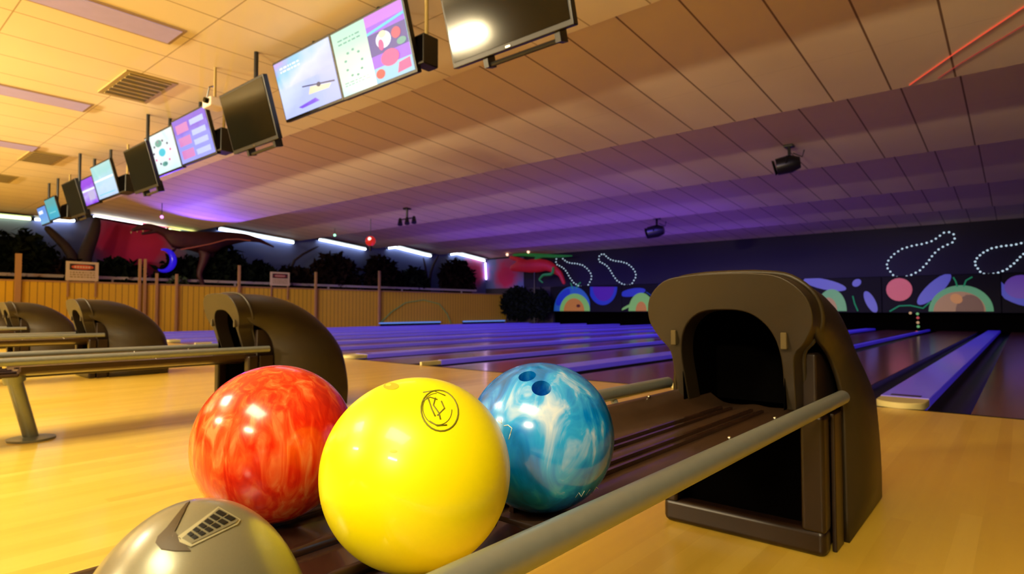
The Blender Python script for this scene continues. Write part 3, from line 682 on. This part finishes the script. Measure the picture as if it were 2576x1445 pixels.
# ================================================================ MONITORS
TILT = R(16)
def tv(bl, br, Y, lab, scr, kind='on', gfx=None, grp=None, bracket=True, hh=None):
    A = at(*bl, Y=Y); B = at(*br, Y=Y); w = (B.x - A.x); h = hh or w * .575
    z = (A.z + B.z) / 2
    t = empty('monitor', ((A.x + B.x) / 2, Y, z)); t.rotation_euler = (TILT, 0, math.atan2(0, 1))
    e = .022
    MB().box(-w / 2 + .002, w / 2 - .002, 0, .05, 0, h).build('bezel', M['black'], t, bevel=.006)
    s_ = MB().box(-w / 2 + e, w / 2 - e, -.004, 0.001, e * (1.6 if kind == 'off' else 1.2), h - e).build('screen', scr, t)
    ztop = ZL - z
    # mount: plate behind and pole to the ceiling, kept vertical
    MB().box(-.16, .16, .05, .10, h * .3, h * .75).build('mount_plate', M['black'], t)
    vert = Matrix.Rotation(-TILT, 4, 'X')
    b = MB(); p0 = Vector((0, .085, h * .5)); top = vert @ Vector((0, 0, 1))
    # pole reaches the ceiling
    zc = math.cos(TILT) * p0.z + math.sin(TILT) * p0.y; L_ = ztop - zc
    b.tube([p0, p0 + top * max(L_, .05)], .022, 10).build('pole', M['black'], t)
    if kind == 'off':
        MB().tube([(-w * .22, .05, -.045), (w * .36, .05, -.045)], .016, 8).build('lower_bar', M['black'], t)
        for sx in (-.22, .36): MB().box(w * sx - .02, w * sx + .02, .02, .10, -.06, .08).build('bar_arm', M['black'], t)
        MB().box(-.02, .02, -.006, 0, e * .4, e * .9).build('logo_strip', M['chrome'], t)
    if gfx:
        for (pts, m, ly) in gfx:
            q = [(-w / 2 + e + x * (w - 2 * e), e * 1.2 + y * (h - 2.2 * e)) for x, y in pts]
            MB().prism([(x, -.004 - .0012 * ly, zz) for x, zz in q], (0, -.001, 0)).build('graphic', m, s_)
    return tag(t, lab, 'monitor', grp)
def screen_grad(name, stops, s=1.0, axis=0):
    """screen image: smooth colour field across the display"""
    m = bpy.data.materials.new(name); m.use_nodes = True; n = m.node_tree.nodes; L = m.node_tree.links; b = n['Principled BSDF']
    b.inputs['Base Color'].default_value = (.01, .01, .01, 1); b.inputs['Roughness'].default_value = .15
    tc = n.new('ShaderNodeTexCoord'); mp = n.new('ShaderNodeMapping'); mp.inputs['Rotation'].default_value = (0, R(35) if axis else 0, 0)
    L.new(tc.outputs['Generated'], mp.inputs[0]); sp = n.new('ShaderNodeSeparateXYZ'); L.new(mp.outputs[0], sp.inputs[0])
    nz = n.new('ShaderNodeTexNoise'); nz.inputs['Scale'].default_value = 3; L.new(tc.outputs['Generated'], nz.inputs['Vector'])
    a = n.new('ShaderNodeMath'); a.operation = 'MULTIPLY_ADD'; a.inputs[1].default_value = .5; L.new(nz.outputs['Fac'], a.inputs[0]); L.new(sp.outputs[2], a.inputs[2])
    cr = n.new('ShaderNodeValToRGB'); L.new(a.outputs[0], cr.inputs[0]); els = cr.color_ramp.elements
    els[0].position, els[0].color = stops[0][0], S(stops[0][1]); els[1].position, els[1].color = stops[-1][0], S(stops[-1][1])
    for p, c in stops[1:-1]: e = els.new(p); e.color = S(c)
    L.new(cr.outputs[0], b.inputs['Emission Color']); b.inputs['Emission Strength'].default_value = s
    return m
def rect(x0, y0, x1, y1): return [(x0, y0), (x1, y0), (x1, y1), (x0, y1)]
def ell(cx, cy, rx, ry, n=20): return [(cx + rx * math.cos(2 * math.pi * i / n), cy + ry * math.sin(2 * math.pi * i / n)) for i in range(n)]
s1 = screen_grad('screen_skyblue', [(.2, (190, 200, 250)), (.55, (215, 225, 252)), (.85, (140, 205, 240)), (1.2, (190, 170, 245))], 1.0, 1)
s2 = screen_grad('screen_mint', [(.2, (200, 242, 236)), (.6, (218, 245, 222)), (1.0, (190, 238, 214))], 1.0)
g = lambda nm, rgb, s=1.0: glow(nm, rgb, s, .02)
gw, gp, gpk, gcy, gdk, gvi, gyl, gte = g('g_white', (235, 240, 255)), g('g_purple', (130, 90, 230)), g('g_pink', (225, 70, 150)), g('g_cyan', (70, 200, 220)), g('g_dark', (40, 40, 90)), g('g_violet', (150, 80, 230)), g('g_cream', (240, 225, 190)), g('g_teal', (90, 160, 150))
def textrows(x0, x1, ys, h, seed, m):
    rnd = random.Random(seed); out = []
    for y in ys:
        x = x0
        while x < x1 - .02:
            ww = min(rnd.uniform(.02, .07), x1 - x); out.append((rect(x, y, x + ww, y + h), m, 1)); x += ww + .02
    return out
SKY = screen_grad
gfx1 = [([(.28, .12), (.34, .08), (.66, .10), (.60, .17)], gp, 1), ([(.42, .42), (.96, .30), (.96, .325), (.42, .44)], gdk, 1), (ell(.70, .36, .035, .04), gdk, 2), ([(.50, .26), (.85, .24), (.9, .3), (.55, .38)], gyl, 1)] + textrows(.1, .5, (.80, .86), .03, 1, gw)
gfx2 = [(rect(.50, .0, 1.0, 1.0), gvi, 1), (rect(.50, .84, 1.0, 1.0), g('g_lilac', (190, 110, 225)), 2), ([(.50, .72), (1.0, .80), (1.0, .84), (.50, .76)], gcy, 3), (rect(.5, .40, 1.0, .72), g('g_navy', (60, 50, 150)), 2),
        (ell(.70, .58, .10, .12), gw, 4), (ell(.70, .66, .05, .05), gyl, 5), (ell(.66, .52, .035, .08), gpk, 5), (ell(.87, .60, .06, .08), g('g_rose', (200, 70, 110)), 4), (ell(.74, .30, .12, .12), gpk, 4),
        (rect(.50, .0, 1.0, .22), g('g_aqua', (140, 200, 230)), 3), (ell(.58, .12, .06, .07), g('g_redball', (225, 70, 80)), 5), ([(.80, .04), (.98, .06), (.98, .2), (.84, .18)], gpk, 5), (ell(.92, .46, .06, .05), gte, 5)] \
       + textrows(.08, .42, (.84, .78), .022, 2, gte) + textrows(.06, .44, (.14, .18), .012, 4, gte)
for i in range(9):
    a = i * .7; gfx2.append((ell(.25 + .12 * math.cos(a), .45 + .2 * math.sin(a), .02, .02, 8), gte, 1))
YT = 3.1
GRP = 'lit monitors hanging in pairs under the ceiling'
tv((720, 308), (865, 254), YT, 'lit monitor showing a pale sky-blue picture with a purple bar, nearest pair', s1, gfx=gfx1, grp=GRP)
tv((865, 254), (1051, 181), YT, 'lit monitor with mint half and colourful pink poster half, nearest pair', s2, gfx=gfx2, grp=GRP)
s3 = screen_grad('screen_white', [(.2, (205, 235, 240)), (.7, (240, 245, 245)), (1.1, (215, 235, 235))], 1.0)
s4 = screen_grad('screen_lavender', [(.2, (160, 165, 250)), (.7, (150, 150, 245)), (1.1, (120, 90, 215))], 1.0)
ring = [(ell(.5 + .30 * math.cos(i * .6), .5 + .30 * math.sin(i * .6), .03, .03, 8), gdk if i % 3 else gpk, 1) for i in range(10)] + [(ell(.45, .75, .12, .09), gte, 1), (ell(.5, .2, .1, .06), gte, 1), (ell(.5, .5, .12, .10), gcy, 1)]
lav = [(rect(.08, y, .45, y + .2), g('g_mauve', (200, 120, 190)), 1) for y in (.08, .38, .68)] + [(rect(.52, y, .92, y + .12), g('g_pale', (175, 190, 250)), 1) for y in (.08, .30, .52, .76)]
tv((390, 450), (460, 421), YT, 'lit monitor with a white page and ring of doodles, second pair', s3, gfx=ring, grp=GRP)
tv((460, 421), (546, 385), YT, 'lit monitor with lavender page and three pink boxes, second pair', s4, gfx=lav, grp=GRP)
s5 = screen_grad('screen_violet', [(.2, (140, 40, 235)), (.6, (190, 170, 235)), (1.1, (150, 70, 220))], 1.0)
s6 = screen_grad('screen_paleblue', [(.2, (180, 205, 240)), (.6, (195, 220, 245)), (1.1, (160, 215, 215))], 1.0)
tv((214, 526), (251, 509), YT, 'violet lit monitor, third pair from the camera', s5, gfx=[(rect(.0, .52, 1, .60), gw, 1), (rect(.5, .15, .9, .5), g('g_greyv', (190, 180, 220)), 1)], grp=GRP)
tv((251, 509), (301, 487), YT, 'pale blue lit monitor, third pair from the camera', s6, gfx=[(rect(0, .52, 1, .58), gw, 1), (rect(.1, .1, .9, .12), gcy, 1)], grp=GRP)
s7 = screen_grad('screen_blue', [(.2, (130, 190, 215)), (.6, (110, 165, 235)), (1.1, (100, 150, 230))], .9)
s8 = screen_grad('screen_teal', [(.2, (60, 160, 205)), (.6, (60, 180, 200)), (1.1, (90, 170, 175))], .9)
tv((106, 571), (127, 560), YT, 'small blue lit monitor, farthest pair by the neon', s7, gfx=[(rect(.1, .6, .6, .8), gw, 1)], grp=GRP)
tv((127, 560), (153, 546), YT, 'small teal lit monitor, farthest pair by the neon', s8, gfx=[(rect(.2, .3, .8, .34), g('g_tealp', (120, 200, 210)), 1)], grp=GRP)
YO = 2.85
G2 = 'switched-off monitors between the lit pairs'
tv((1140, 182), (1445, 52), YO, 'large switched-off black monitor cut by the top edge, nearest the camera', M['tvoff'], 'off', grp=G2)
tv((588, 388), (700, 350), YO, 'switched-off monitor with a bright reflection, between the two nearest lit pairs', M['tvoff'], 'off', grp=G2, hh=.60)
tv((340, 490), (398, 468), YO, 'dark switched-off monitor between the second and third lit pairs', M['tvoff'], 'off', grp=G2, hh=.58)
tv((180, 552), (215, 538), YO, 'small dark switched-off monitor between the two farthest lit pairs', M['tvoff'], 'off', grp=G2, hh=.58)
def side_box(px0, py0, px1, py1, lab):
    A = at(px0, py1, Y=YT - .02); B = at(px1, py0, Y=YT - .02); w = (B.x - A.x); h = B.z - A.z
    t = empty('wall_speaker', ((A.x + B.x) / 2, YT, A.z)); MB().box(-w / 2, w / 2, 0, .16, 0, h).build('cabinet', M['black'], t, bevel=.01)
    MB().box(-w / 2 + .015, w / 2 - .015, -.006, 0, .02, h - .02).build('front_grille', M['tunnel'], t)
    MB().tube([(0, .08, h), (0, .08, ZL - A.z)], .016, 8).build('pole', M['grille'], t)
    tag(t, lab, 'speaker', 'black boxes hung beside the lit monitor pairs')
side_box(1036, 78, 1061, 165, 'black box hanging right of the nearest lit monitor pair')
side_box(530, 318, 552, 385, 'black box hanging right of the second lit monitor pair')
side_box(291, 436, 312, 488, 'black box hanging right of the third lit monitor pair')
side_box(149, 510, 166, 552, 'black box hanging right of the farthest lit monitor pair')
# small white projector by the second dark monitor
q = at(540, 262, Y=2.75); t = empty('projector', q)
MB().box(-.10, .10, -.09, .09, -.05, .05).build('body', mat('projector_white', S((215, 200, 190)), .4), t, bevel=.02)
MB().tube([(.05, -.09, 0), (.05, -.13, 0)], .03, 12).build('lens', M['tvoff'], t)
MB().tube([(0, 0, .05), (0, 0, ZL - q.z)], .015, 8).build('pole', M['grille'], t)
MB().tube([(-.02, 0, .2), (-.14, 0, .22), (-.2, 0, .1)], .008, 6).build('cable', M['black'], t)
tag(t, 'small white projector hanging left of the reflecting dark monitor', 'projector')

# ================================================================ BALL RETURNS
def smooth_pts(pts, n):
    """Catmull-Rom resample of an open 2D polyline"""
    out = []; N = len(pts)
    for i in range(N - 1):
        p0 = pts[max(i - 1, 0)]; p1 = pts[i]; p2 = pts[i + 1]; p3 = pts[min(i + 2, N - 1)]
        for j in range(n):
            t = j / n
            out.append(tuple(.5 * (2 * p1[k] + (p2[k] - p0[k]) * t + (2 * p0[k] - 5 * p1[k] + 4 * p2[k] - p3[k]) * t * t + (3 * p1[k] - p0[k] - 3 * p2[k] + p3[k]) * t ** 3) for k in range(2)))
    out.append(pts[-1]); return out
def ball_return():
    """built about x = 0 (its centre line), y and z as in the room"""
    t = empty('ball_return', (0, 0, 0))
    # --- hood shell (crowned strip + two sides)
    prof = smooth_pts([(1.715, .748), (1.80, .750), (1.92, .742), (2.06, .708), (2.20, .64), (2.33, .535), (2.42, .41), (2.46, .27), (2.47, .12), (2.45, .0)], 4)
    n = len(prof); nrm = []
    for i in range(n):
        a = prof[max(i - 1, 0)]; c = prof[min(i + 1, n - 1)]; tx, tz = c[0] - a[0], c[1] - a[1]; l = math.hypot(tx, tz); nrm.append((tz / l, -tx / l))  # inward
    def hw(z): k = min(max((.62 - z) / .25, 0), 1); k = k * k * (3 - 2 * k); return .226 + .032 * k
    Q = 10; b = MB().b; grid = []
    for i in range(n):
        y, z = prof[i]; row = []
        for j in range(-Q, Q + 1):
            u = abs(j) / Q; a = u * math.pi / 2
            # flat middle, elliptical shoulders
            w0 = hw(z) ; mid = .07
            if u < .3: x = mid * (u / .3); off = 0
            else:
                th = (u - .3) / .7 * math.pi / 2; x = mid + (w0 - mid) * math.sin(th); off = .115 * (1 - math.cos(th))
            off *= (1 if z > .45 else .35 + .65 * max(0, (z) / .45))
            row.append(b.verts.new((math.copysign(x, j) if j else 0, y + nrm[i][0] * off, max(0, z + nrm[i][1] * off))))
        grid.append(row)
    for i in range(n - 1):
        for j in range(2 * Q): b.faces.new([grid[i][j], grid[i][j + 1], grid[i + 1][j + 1], grid[i + 1][j]])
    cut = smooth_pts([(1.90, 0.0), (1.895, .25), (1.885, .42), (1.86, .495), (1.82, .535), (1.76, .565), (1.725, .60)], 3)
    for s in (0, 2 * Q):
        edge = [grid[i][s] for i in range(n)]
        xs = lambda z: (hw(z) if s else -hw(z))
        inner = [b.verts.new((xs(z), y, z)) for y, z in cut]
        # strip between edge (front-top -> rear-bottom) and cut (bottom -> front-top reversed)
        inn = inner[::-1]; m_ = len(inn)
        prev = 0
        for i in range(n - 1):
            j = round((i + 1) / (n - 1) * (m_ - 1))
            if j == prev: b.faces.new([edge[i], edge[i + 1], inn[prev]])
            else:
                b.faces.new([edge[i], edge[i + 1], inn[j], inn[prev]]) if j - prev == 1 else b.faces.new([edge[i], edge[i + 1]] + [inn[q_] for q_ in range(j, prev - 1, -1)])
            prev = j
    mb = MB(); mb.b.free(); mb.b = b
    sh = mb.build('hood_shell', M['hood'], t, auto=45)
    so = sh.modifiers.new('solid', 'SOLIDIFY'); so.thickness = .014; so.offset = -1
    # --- front ring
    def fy(z): return 1.73 - .30 * (z - .42)
    outh = smooth_pts([(.168, .375), (.172, .47), (.178, .53), (.206, .565), (.231, .62), (.220, .685), (.165, .735), (.09, .749), (0, .752)], 4)
    inh = smooth_pts([(.138, .375), (.140, .44), (.142, .49), (.140, .53), (.130, .575), (.108, .612), (.075, .638), (.04, .648), (0, .650)], 4)
    def full(h): return [(-x, z) for x, z in h] + [(x, z) for x, z in h[::-1][1:]]
    O = [(x, fy(z), z) for x, z in full(outh)]; I = [(x, fy(z) + .004, z) for x, z in full(inh)]
    MB().bridge(O, I, (0, .085, 0)).build('front_ring', M['hood'], t, bevel=.009, seg=3)
    # raised lip around the ring
    lip = [(x * 1.008, fy(z) + .085, z + .004) for x, z in full(outh)]
    MB().tube(lip, .008, 8).build('ring_lip', M['hood'], t, True)
    # tunnel lining
    T0 = [(x, 1.70 + .02 * 0, z) for x, z in full([(p[0] + .002, p[1]) for p in inh])]; T1 = [(x * .9, 1.70, z if z < .4 else .385 + (z - .385) * .97) for x, z in full(inh)]
    a_ = [(x, 1.64, z) for x, z in full([(p[0] + .006, p[1] + .006) for p in inh])]
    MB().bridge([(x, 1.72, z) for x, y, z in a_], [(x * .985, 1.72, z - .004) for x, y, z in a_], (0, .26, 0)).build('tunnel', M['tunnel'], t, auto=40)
    MB().box(-.14, .14, 1.97, 1.985, .36, .64).build('tunnel_end', M['tunnel'], t)
    # --- base pedestal
    b = MB(); b.box(-.225, .225, 1.80, 2.36, .0, .325).build('pedestal', M['base'], t, bevel=.012)
    for s in (-1, 1): MB().box(min(s * .205, s * .165), max(s * .205, s * .165), 1.80, 2.02, .325, .53).build('inner_wall', M['hoodin'], t, bevel=.008)
    fo = [(-.232, 0), (-.235, .42), (.235, .42), (.232, 0)]
    # front frame with recess
    MB().box(-.222, .236, 1.735, 1.80, 0, .07).build('base_flange', M['base'], t, bevel=.018)
    for s in (-1, 1): MB().box(min(s * .236, s * .175), max(s * .236, s * .175), 1.735, 1.80, .06, .37).build('base_stile', M['base'], t, bevel=.012)
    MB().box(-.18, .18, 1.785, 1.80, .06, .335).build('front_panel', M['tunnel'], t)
    for s in (-1, 1): MB().box(s * .242 - .006, s * .242 + .006, 1.80, 1.885, 0, .37).build('side_panel', M['base'], t, bevel=.004)
    # latches
    for s in (-1, 1):
        MB().box(s * .156 - .008, s * .156 + .008, fy(.57) - .008, fy(.57) + .01, .545, .59).build('latch', M['ventdark'], t, bevel=.003)
    # --- track plate
    b = MB()
    pr = smooth_pts([(-.198, .396), (-.178, .404), (-.150, .386), (-.10, .354), (-.04, .351), (0, .356), (.04, .351), (.10, .354), (.15, .366), (.18, .382), (.198, .380)], 3)
    b.bridge([(x, .66, z) for x, z in pr], [(x, .66, z - .025) for x, z in pr], (0, 1.26, 0)).build('track', M['track'], t, auto=50)
    for s in (-.06, -.03, .03, .06): MB().box(s - .004, s + .004, .68, 1.80, .352, .360).build('groove_strip', M['rack'], t)
    for s in (-1, 1):
        for yy in (1.25, 1.55): MB().sphere((s * .17, yy, .404 if s < 0 else .383), .005, 8, 6).build('screw', M['chrome'], t, True)
    # --- rack dish
    pts = [(-.18, .66), (-.18, .12)] + [(-.18 * math.cos(math.pi * i / 14), .06 - .16 * math.sin(math.pi * i / 14)) for i in range(15)] + [(.18, .12), (.18, .66)]
    MB().prism([(x, y, .330) for x, y in pts], (0, 0, .018)).build('rack_tray', M['rack'], t, bevel=.01)
    for xx in (-.165, -.05, .05, .165):
        MB().tube([(xx, -.02, .350), (xx, .65, .350)], .010, 8).build('rack_runner', M['rack'], t, True)
    MB().box(-.06, .06, .02, 1.80, .315, .336).build('under_beam', M['base'], t, bevel=.01)
    # --- rails
    for s in (-1, 1):
        x = s * .258
        rail = [(x, 1.85, .41), (x, .50 if s < 0 else -.35, .41)]
        MB().tube(rail, .0185, 16).build('rail', M['rail'], t, auto=50)
        for yy in ((.62, 1.50) if s < 0 else (.02,)):
            MB().tube([(x, yy, .40), (x * .93, yy, .36), (x * .75, yy, .325)], .010, 8).build('rail_bracket', M['rail'], t, True)
    # --- leg
    MB().tube([(.062, .655, .335), (.056, .664, .30)], .045, 14).build('leg_collar', M['rail'], t, auto=40)
    MB().tube([(.062, .655, .33), (.0, .745, .012)], .032, 16).build('leg', M['rail'], t, auto=40)
    MB().tube([(0, .745, 0), (0, .745, .010), (0, .745, .018)], [.10, .10, .05], 24).build('foot_plate', M['rail'], t, auto=40)
    return t
PR = 3.16
ret = ball_return()
ret.location = (X0, 0, 0)
rets = [ret]
labs = ['nearest ball return with large brown hood, track and rail holding the three balls', 'second ball return with curved brown hood behind the red ball',
        'third ball return with brown hood, left of the second one', 'fourth ball return, small brown hood near the left edge', 'farthest ball return just at the left edge']
for k in range(1, 5):
    c = copy_tree(ret); c.location = (X0 - PR * k, 0, 0); rets.append(c)
for r_, lb in zip(rets, labs): tag(r_, lb, 'ball return', 'ball returns in a row across the approach')

# --- blower dome at the near end of the rack, an add-on of the nearest return (all returns have one)
DC = Vector((X0 + .092, .222, .30)); DR = Vector((.098, .110, .185))
def dome_pt(px, py, lift=0.0):
    d = ray(px, py); s = Vector((1 / DR.x, 1 / DR.y, 1 / DR.z))
    o = Vector(((CAM.x - DC.x) * s.x, (CAM.y - DC.y) * s.y, (CAM.z - DC.z) * s.z)); e = Vector((d.x * s.x, d.y * s.y, d.z * s.z))
    a = e.dot(e); b_ = 2 * o.dot(e); c_ = o.dot(o) - 1; q = b_ * b_ - 4 * a * c_
    tt = (-b_ - math.sqrt(max(q, 0))) / (2 * a); p = CAM + d * tt
    nn = Vector(((p.x - DC.x) * s.x ** 2, (p.y - DC.y) * s.y ** 2, (p.z - DC.z) * s.z ** 2)).normalized()
    return p + nn * lift, nn
def dome_patch(outline, name, m, lift, thick, parent, res=6):
    """outline in photo pixels laid on the dome"""
    b = MB(); top = []; bot = []
    pts = []
    N = len(outline)
    for i in range(N):
        for j in range(res):
            a, c = outline[i], outline[(i + 1) % N]; pts.append((a[0] + (c[0] - a[0]) * j / res, a[1] + (c[1] - a[1]) * j / res))
    cx = sum(p[0] for p in pts) / len(pts); cy = sum(p[1] for p in pts) / len(pts)
    rings = []
    for f in (1.0, .66, .33):
        rings.append([b.b.verts.new(dome_pt(cx + (p[0] - cx) * f, cy + (p[1] - cy) * f, lift)[0] - Vector(parent.location)) for p in pts])
    lower = [b.b.verts.new(dome_pt(p[0], p[1], lift - thick)[0] - Vector(parent.location)) for p in pts]
    cv = b.b.verts.new(dome_pt(cx, cy, lift)[0] - Vector(parent.location)); n = len(pts)
    for i in range(n):
        j = (i + 1) % n
        for k in range(2): b.b.faces.new([rings[k][i], rings[k][j], rings[k + 1][j], rings[k + 1][i]])
        b.b.faces.new([rings[2][i], rings[2][j], cv]); b.b.faces.new([rings[0][j], rings[0][i], lower[i], lower[j]])
    return b.build(name, m, parent, auto=60)
dm = empty('blower_housing', (DC.x, DC.y, .345))
b = MB(); NU, NV = 64, 24; rows = []
for v in range(NV + 1):
    ph = math.pi / 2 * v / NV; row = []
    for u in range(NU):
        th = 2 * math.pi * u / NU; row.append(b.b.verts.new((DR.x * math.sin(ph) * math.cos(th), DR.y * math.sin(ph) * math.sin(th), DR.z * math.cos(ph) + DC.z - dm.location.z) if v else Vector((0, 0, DR.z + DC.z - dm.location.z))) if (v or u == 0) else row[0])
    rows.append(row)
for v in range(NV):
    for u in range(NU):
        w_ = (u + 1) % NU
        if v == 0: b.b.faces.new([rows[0][0], rows[1][u], rows[1][w_]])
        else: b.b.faces.new([rows[v][u], rows[v + 1][u], rows[v + 1][w_], rows[v][w_]])
b.build('shell', M['silver'], dm, True)
MB().tube([(DR.x * 1.01 * math.cos(2 * math.pi * i / 48), DR.y * 1.01 * math.sin(2 * math.pi * i / 48), DC.z + .045 - dm.location.z) for i in range(48)], .006, 8, closed=True).build('rubber_seal', M['black'], dm, True)
dome_patch([(478, 1264), (462, 1290), (450, 1320), (434, 1350), (434, 1368), (452, 1384), (480, 1388), (440, 1388), (405, 1383), (392, 1368), (398, 1352), (420, 1330), (445, 1298), (468, 1270)], 'swoosh_recess', M['swoosh'], .0012, .002, dm, 2)
dome_patch([(548, 1278), (604, 1310), (596, 1322), (480, 1378), (452, 1366), (448, 1352), (530, 1292)], 'vent_rim', mat('vent_rim', S((185, 180, 150)), .3, .3), .0012, .002, dm, 4)
dome_patch([(548, 1283), (597, 1311), (590, 1319), (482, 1371), (458, 1358), (534, 1296)], 'vent_plate', M['silver'], .0020, .001, dm, 4)
for k in range(6):
    f0 = k / 6; f1 = (k + .62) / 6
    def lerp(a, c, f): return (a[0] + (c[0] - a[0]) * f, a[1] + (c[1] - a[1]) * f)
    for lo, hi in ((.06, .46), (.56, .94)):
        tA, bA = (546, 1288), (592, 1312); tB, bB = (464, 1352), (482, 1366)
        q0_, q1_ = lerp(tA, tB, f0), lerp(tA, tB, f1); r0_, r1_ = lerp(bA, bB, f0), lerp(bA, bB, f1)
        dome_patch([lerp(q0_, r0_, lo), lerp(q1_, r1_, lo), lerp(q1_, r1_, hi), lerp(q0_, r0_, hi)], 'vent_slot', M['slot'], .0028, .001, dm, 2)
tag(dm, 'champagne grey domed hand-dryer housing with black vent slots in front of the red ball', 'hand dryer')

# ================================================================ THE THREE BALLS
BR = .108
def ball_centre(px, py, z): return at(px, py, Z=z)
def ball(px, py, wpx, m, lab, holes=()):
    """centre pixel and apparent width give the place of a 21.6 cm ball"""
    d = ray(px, py); dist = BR / math.sin(math.atan(wpx / 2 / F * d.dot(_f) ** 1))
    c = CAM + d * dist
    return c
def make_ball(c, m, lab, holes):
    t = empty('bowling_ball', c - Vector((0, 0, BR)))
    bmx = bmesh.new(); bmesh.ops.create_icosphere(bmx, subdivisions=6, radius=BR)
    me = bpy.data.meshes.new('shell'); bmx.to_mesh(me); bmx.free(); me.materials.append(m)
    o = bpy.data.objects.new('shell', me); C.objects.link(o)
    for (px, py, r) in holes:
        p = hit(px, py, c, BR) - c; n = p.normalized()
        cm = MB().tube([n * (BR * .55), n * (BR * 1.3)], r, 40).build('cutter', M['hole']); cm.data.materials.clear(); cm.data.materials.append(m)
        bo = o.modifiers.new('bool', 'BOOLEAN'); bo.object = cm; bo.operation = 'DIFFERENCE'; bo.solver = 'EXACT'
        dg = bpy.context.evaluated_depsgraph_get(); dg.update(); nm = bpy.data.meshes.new_from_object(o.evaluated_get(dg))
        o.modifiers.clear(); o.data = nm; bpy.data.objects.remove(cm)
    me = o.data; me.polygons.foreach_set('use_smooth', [True] * len(me.polygons)); me.set_sharp_from_angle(angle=R(35))
    o.parent = t; o.location = (0, 0, BR)
    tag(t, lab, 'bowling ball', 'bowling balls on the rack')
    return t
ZC = .463
cy_ = ball_centre(1048, 1188, ZC); cr_ = ball_centre(692, 1113, ZC); cb_ = ball_centre(1360, 1097, ZC)
print('BALLS', cy_, cr_, cb_)
ty = make_ball(cy_, M['yellow'], 'yellow bowling ball with a scuffed round emblem, in front of the others', [])
tr = make_ball(cr_, M['red'], 'marbled orange-red bowling ball behind the dryer dome', [])
tb = make_ball(cb_, M['blue'], 'marbled blue and white bowling ball with two finger holes', [(1326, 946, .0125), (1362, 976, .0135)])
def mark(t, c, pts, r, m, nm='emblem', closed=False):
    P = [hit(px, py, c, BR + .0001) - Vector(t.location) for px, py in pts]
    MB().tube(P, r, 6, closed=closed).build(nm, m, t, True)
def circ(cx, cy, rx, ry, n=26, a0=0, a1=360, rot=0):
    cc, ss = math.cos(R(rot)), math.sin(R(rot)); out = []
    for i in range(n):
        a = R(a0 + (a1 - a0) * i / n); x, y = rx * math.cos(a), ry * math.sin(a); out.append((cx + x * cc - y * ss, cy + x * ss + y * cc))
    return out
mark(ty, cy_, circ(1106, 1034, 46, 52, rot=-20), .0010, M['mark'], closed=True)
mark(ty, cy_, circ(1100, 1030, 36, 40, a0=20, a1=300, rot=-20), .0005, M['mark'])
for seg in ([(1078, 1005), (1086, 1030), (1095, 1048)], [(1095, 1002), (1090, 1020), (1104, 1040), (1108, 1056)], [(1110, 1010), (1118, 1028), (1100, 1046)], [(1062, 1010), (1082, 1000), (1100, 1006)], [(1080, 1060), (1100, 1072), (1124, 1070)], [(1064, 988), (1090, 984), (1120, 996)]):
    mark(ty, cy_, seg, .0009, M['mark'])
def dimple(t, c, px, py, rx, ry, m, nm):
    b = MB(); ctr = b.b.verts.new(hit(px, py, c, BR + .0004) - Vector(t.location)); rg_ = [b.b.verts.new(hit(x, y, c, BR + .0003) - Vector(t.location)) for x, y in circ(px, py, rx, ry, 24)]
    for i in range(24): b.b.faces.new([ctr, rg_[i], rg_[(i + 1) % 24]])
    b.build(nm, m, t, True)
dimple(ty, cy_, 984, 972, 20, 9, mat('worn_hole', S((175, 170, 30)), .5), 'worn_spot')
dimple(ty, cy_, 990, 1136, 10, 4, mat('scuff', S((205, 195, 15)), .5), 'scuff')
for seg in ([(1268, 1072), (1278, 1070), (1288, 1078), (1284, 1092)], [(1284, 1092), (1280, 1106)], [(1254, 1060), (1262, 1066), (1260, 1056)]):
    mark(tb, cb_, seg, .0007, M['markw'], 'lettering')
for seg in ([(1448, 1252), (1456, 1240), (1462, 1250), (1470, 1236)], [(1474, 1246), (1484, 1232), (1488, 1242)], [(1492, 1238), (1500, 1226), (1506, 1232)]):
    mark(tb, cb_, seg, .0006, M['markw'], 'lettering')
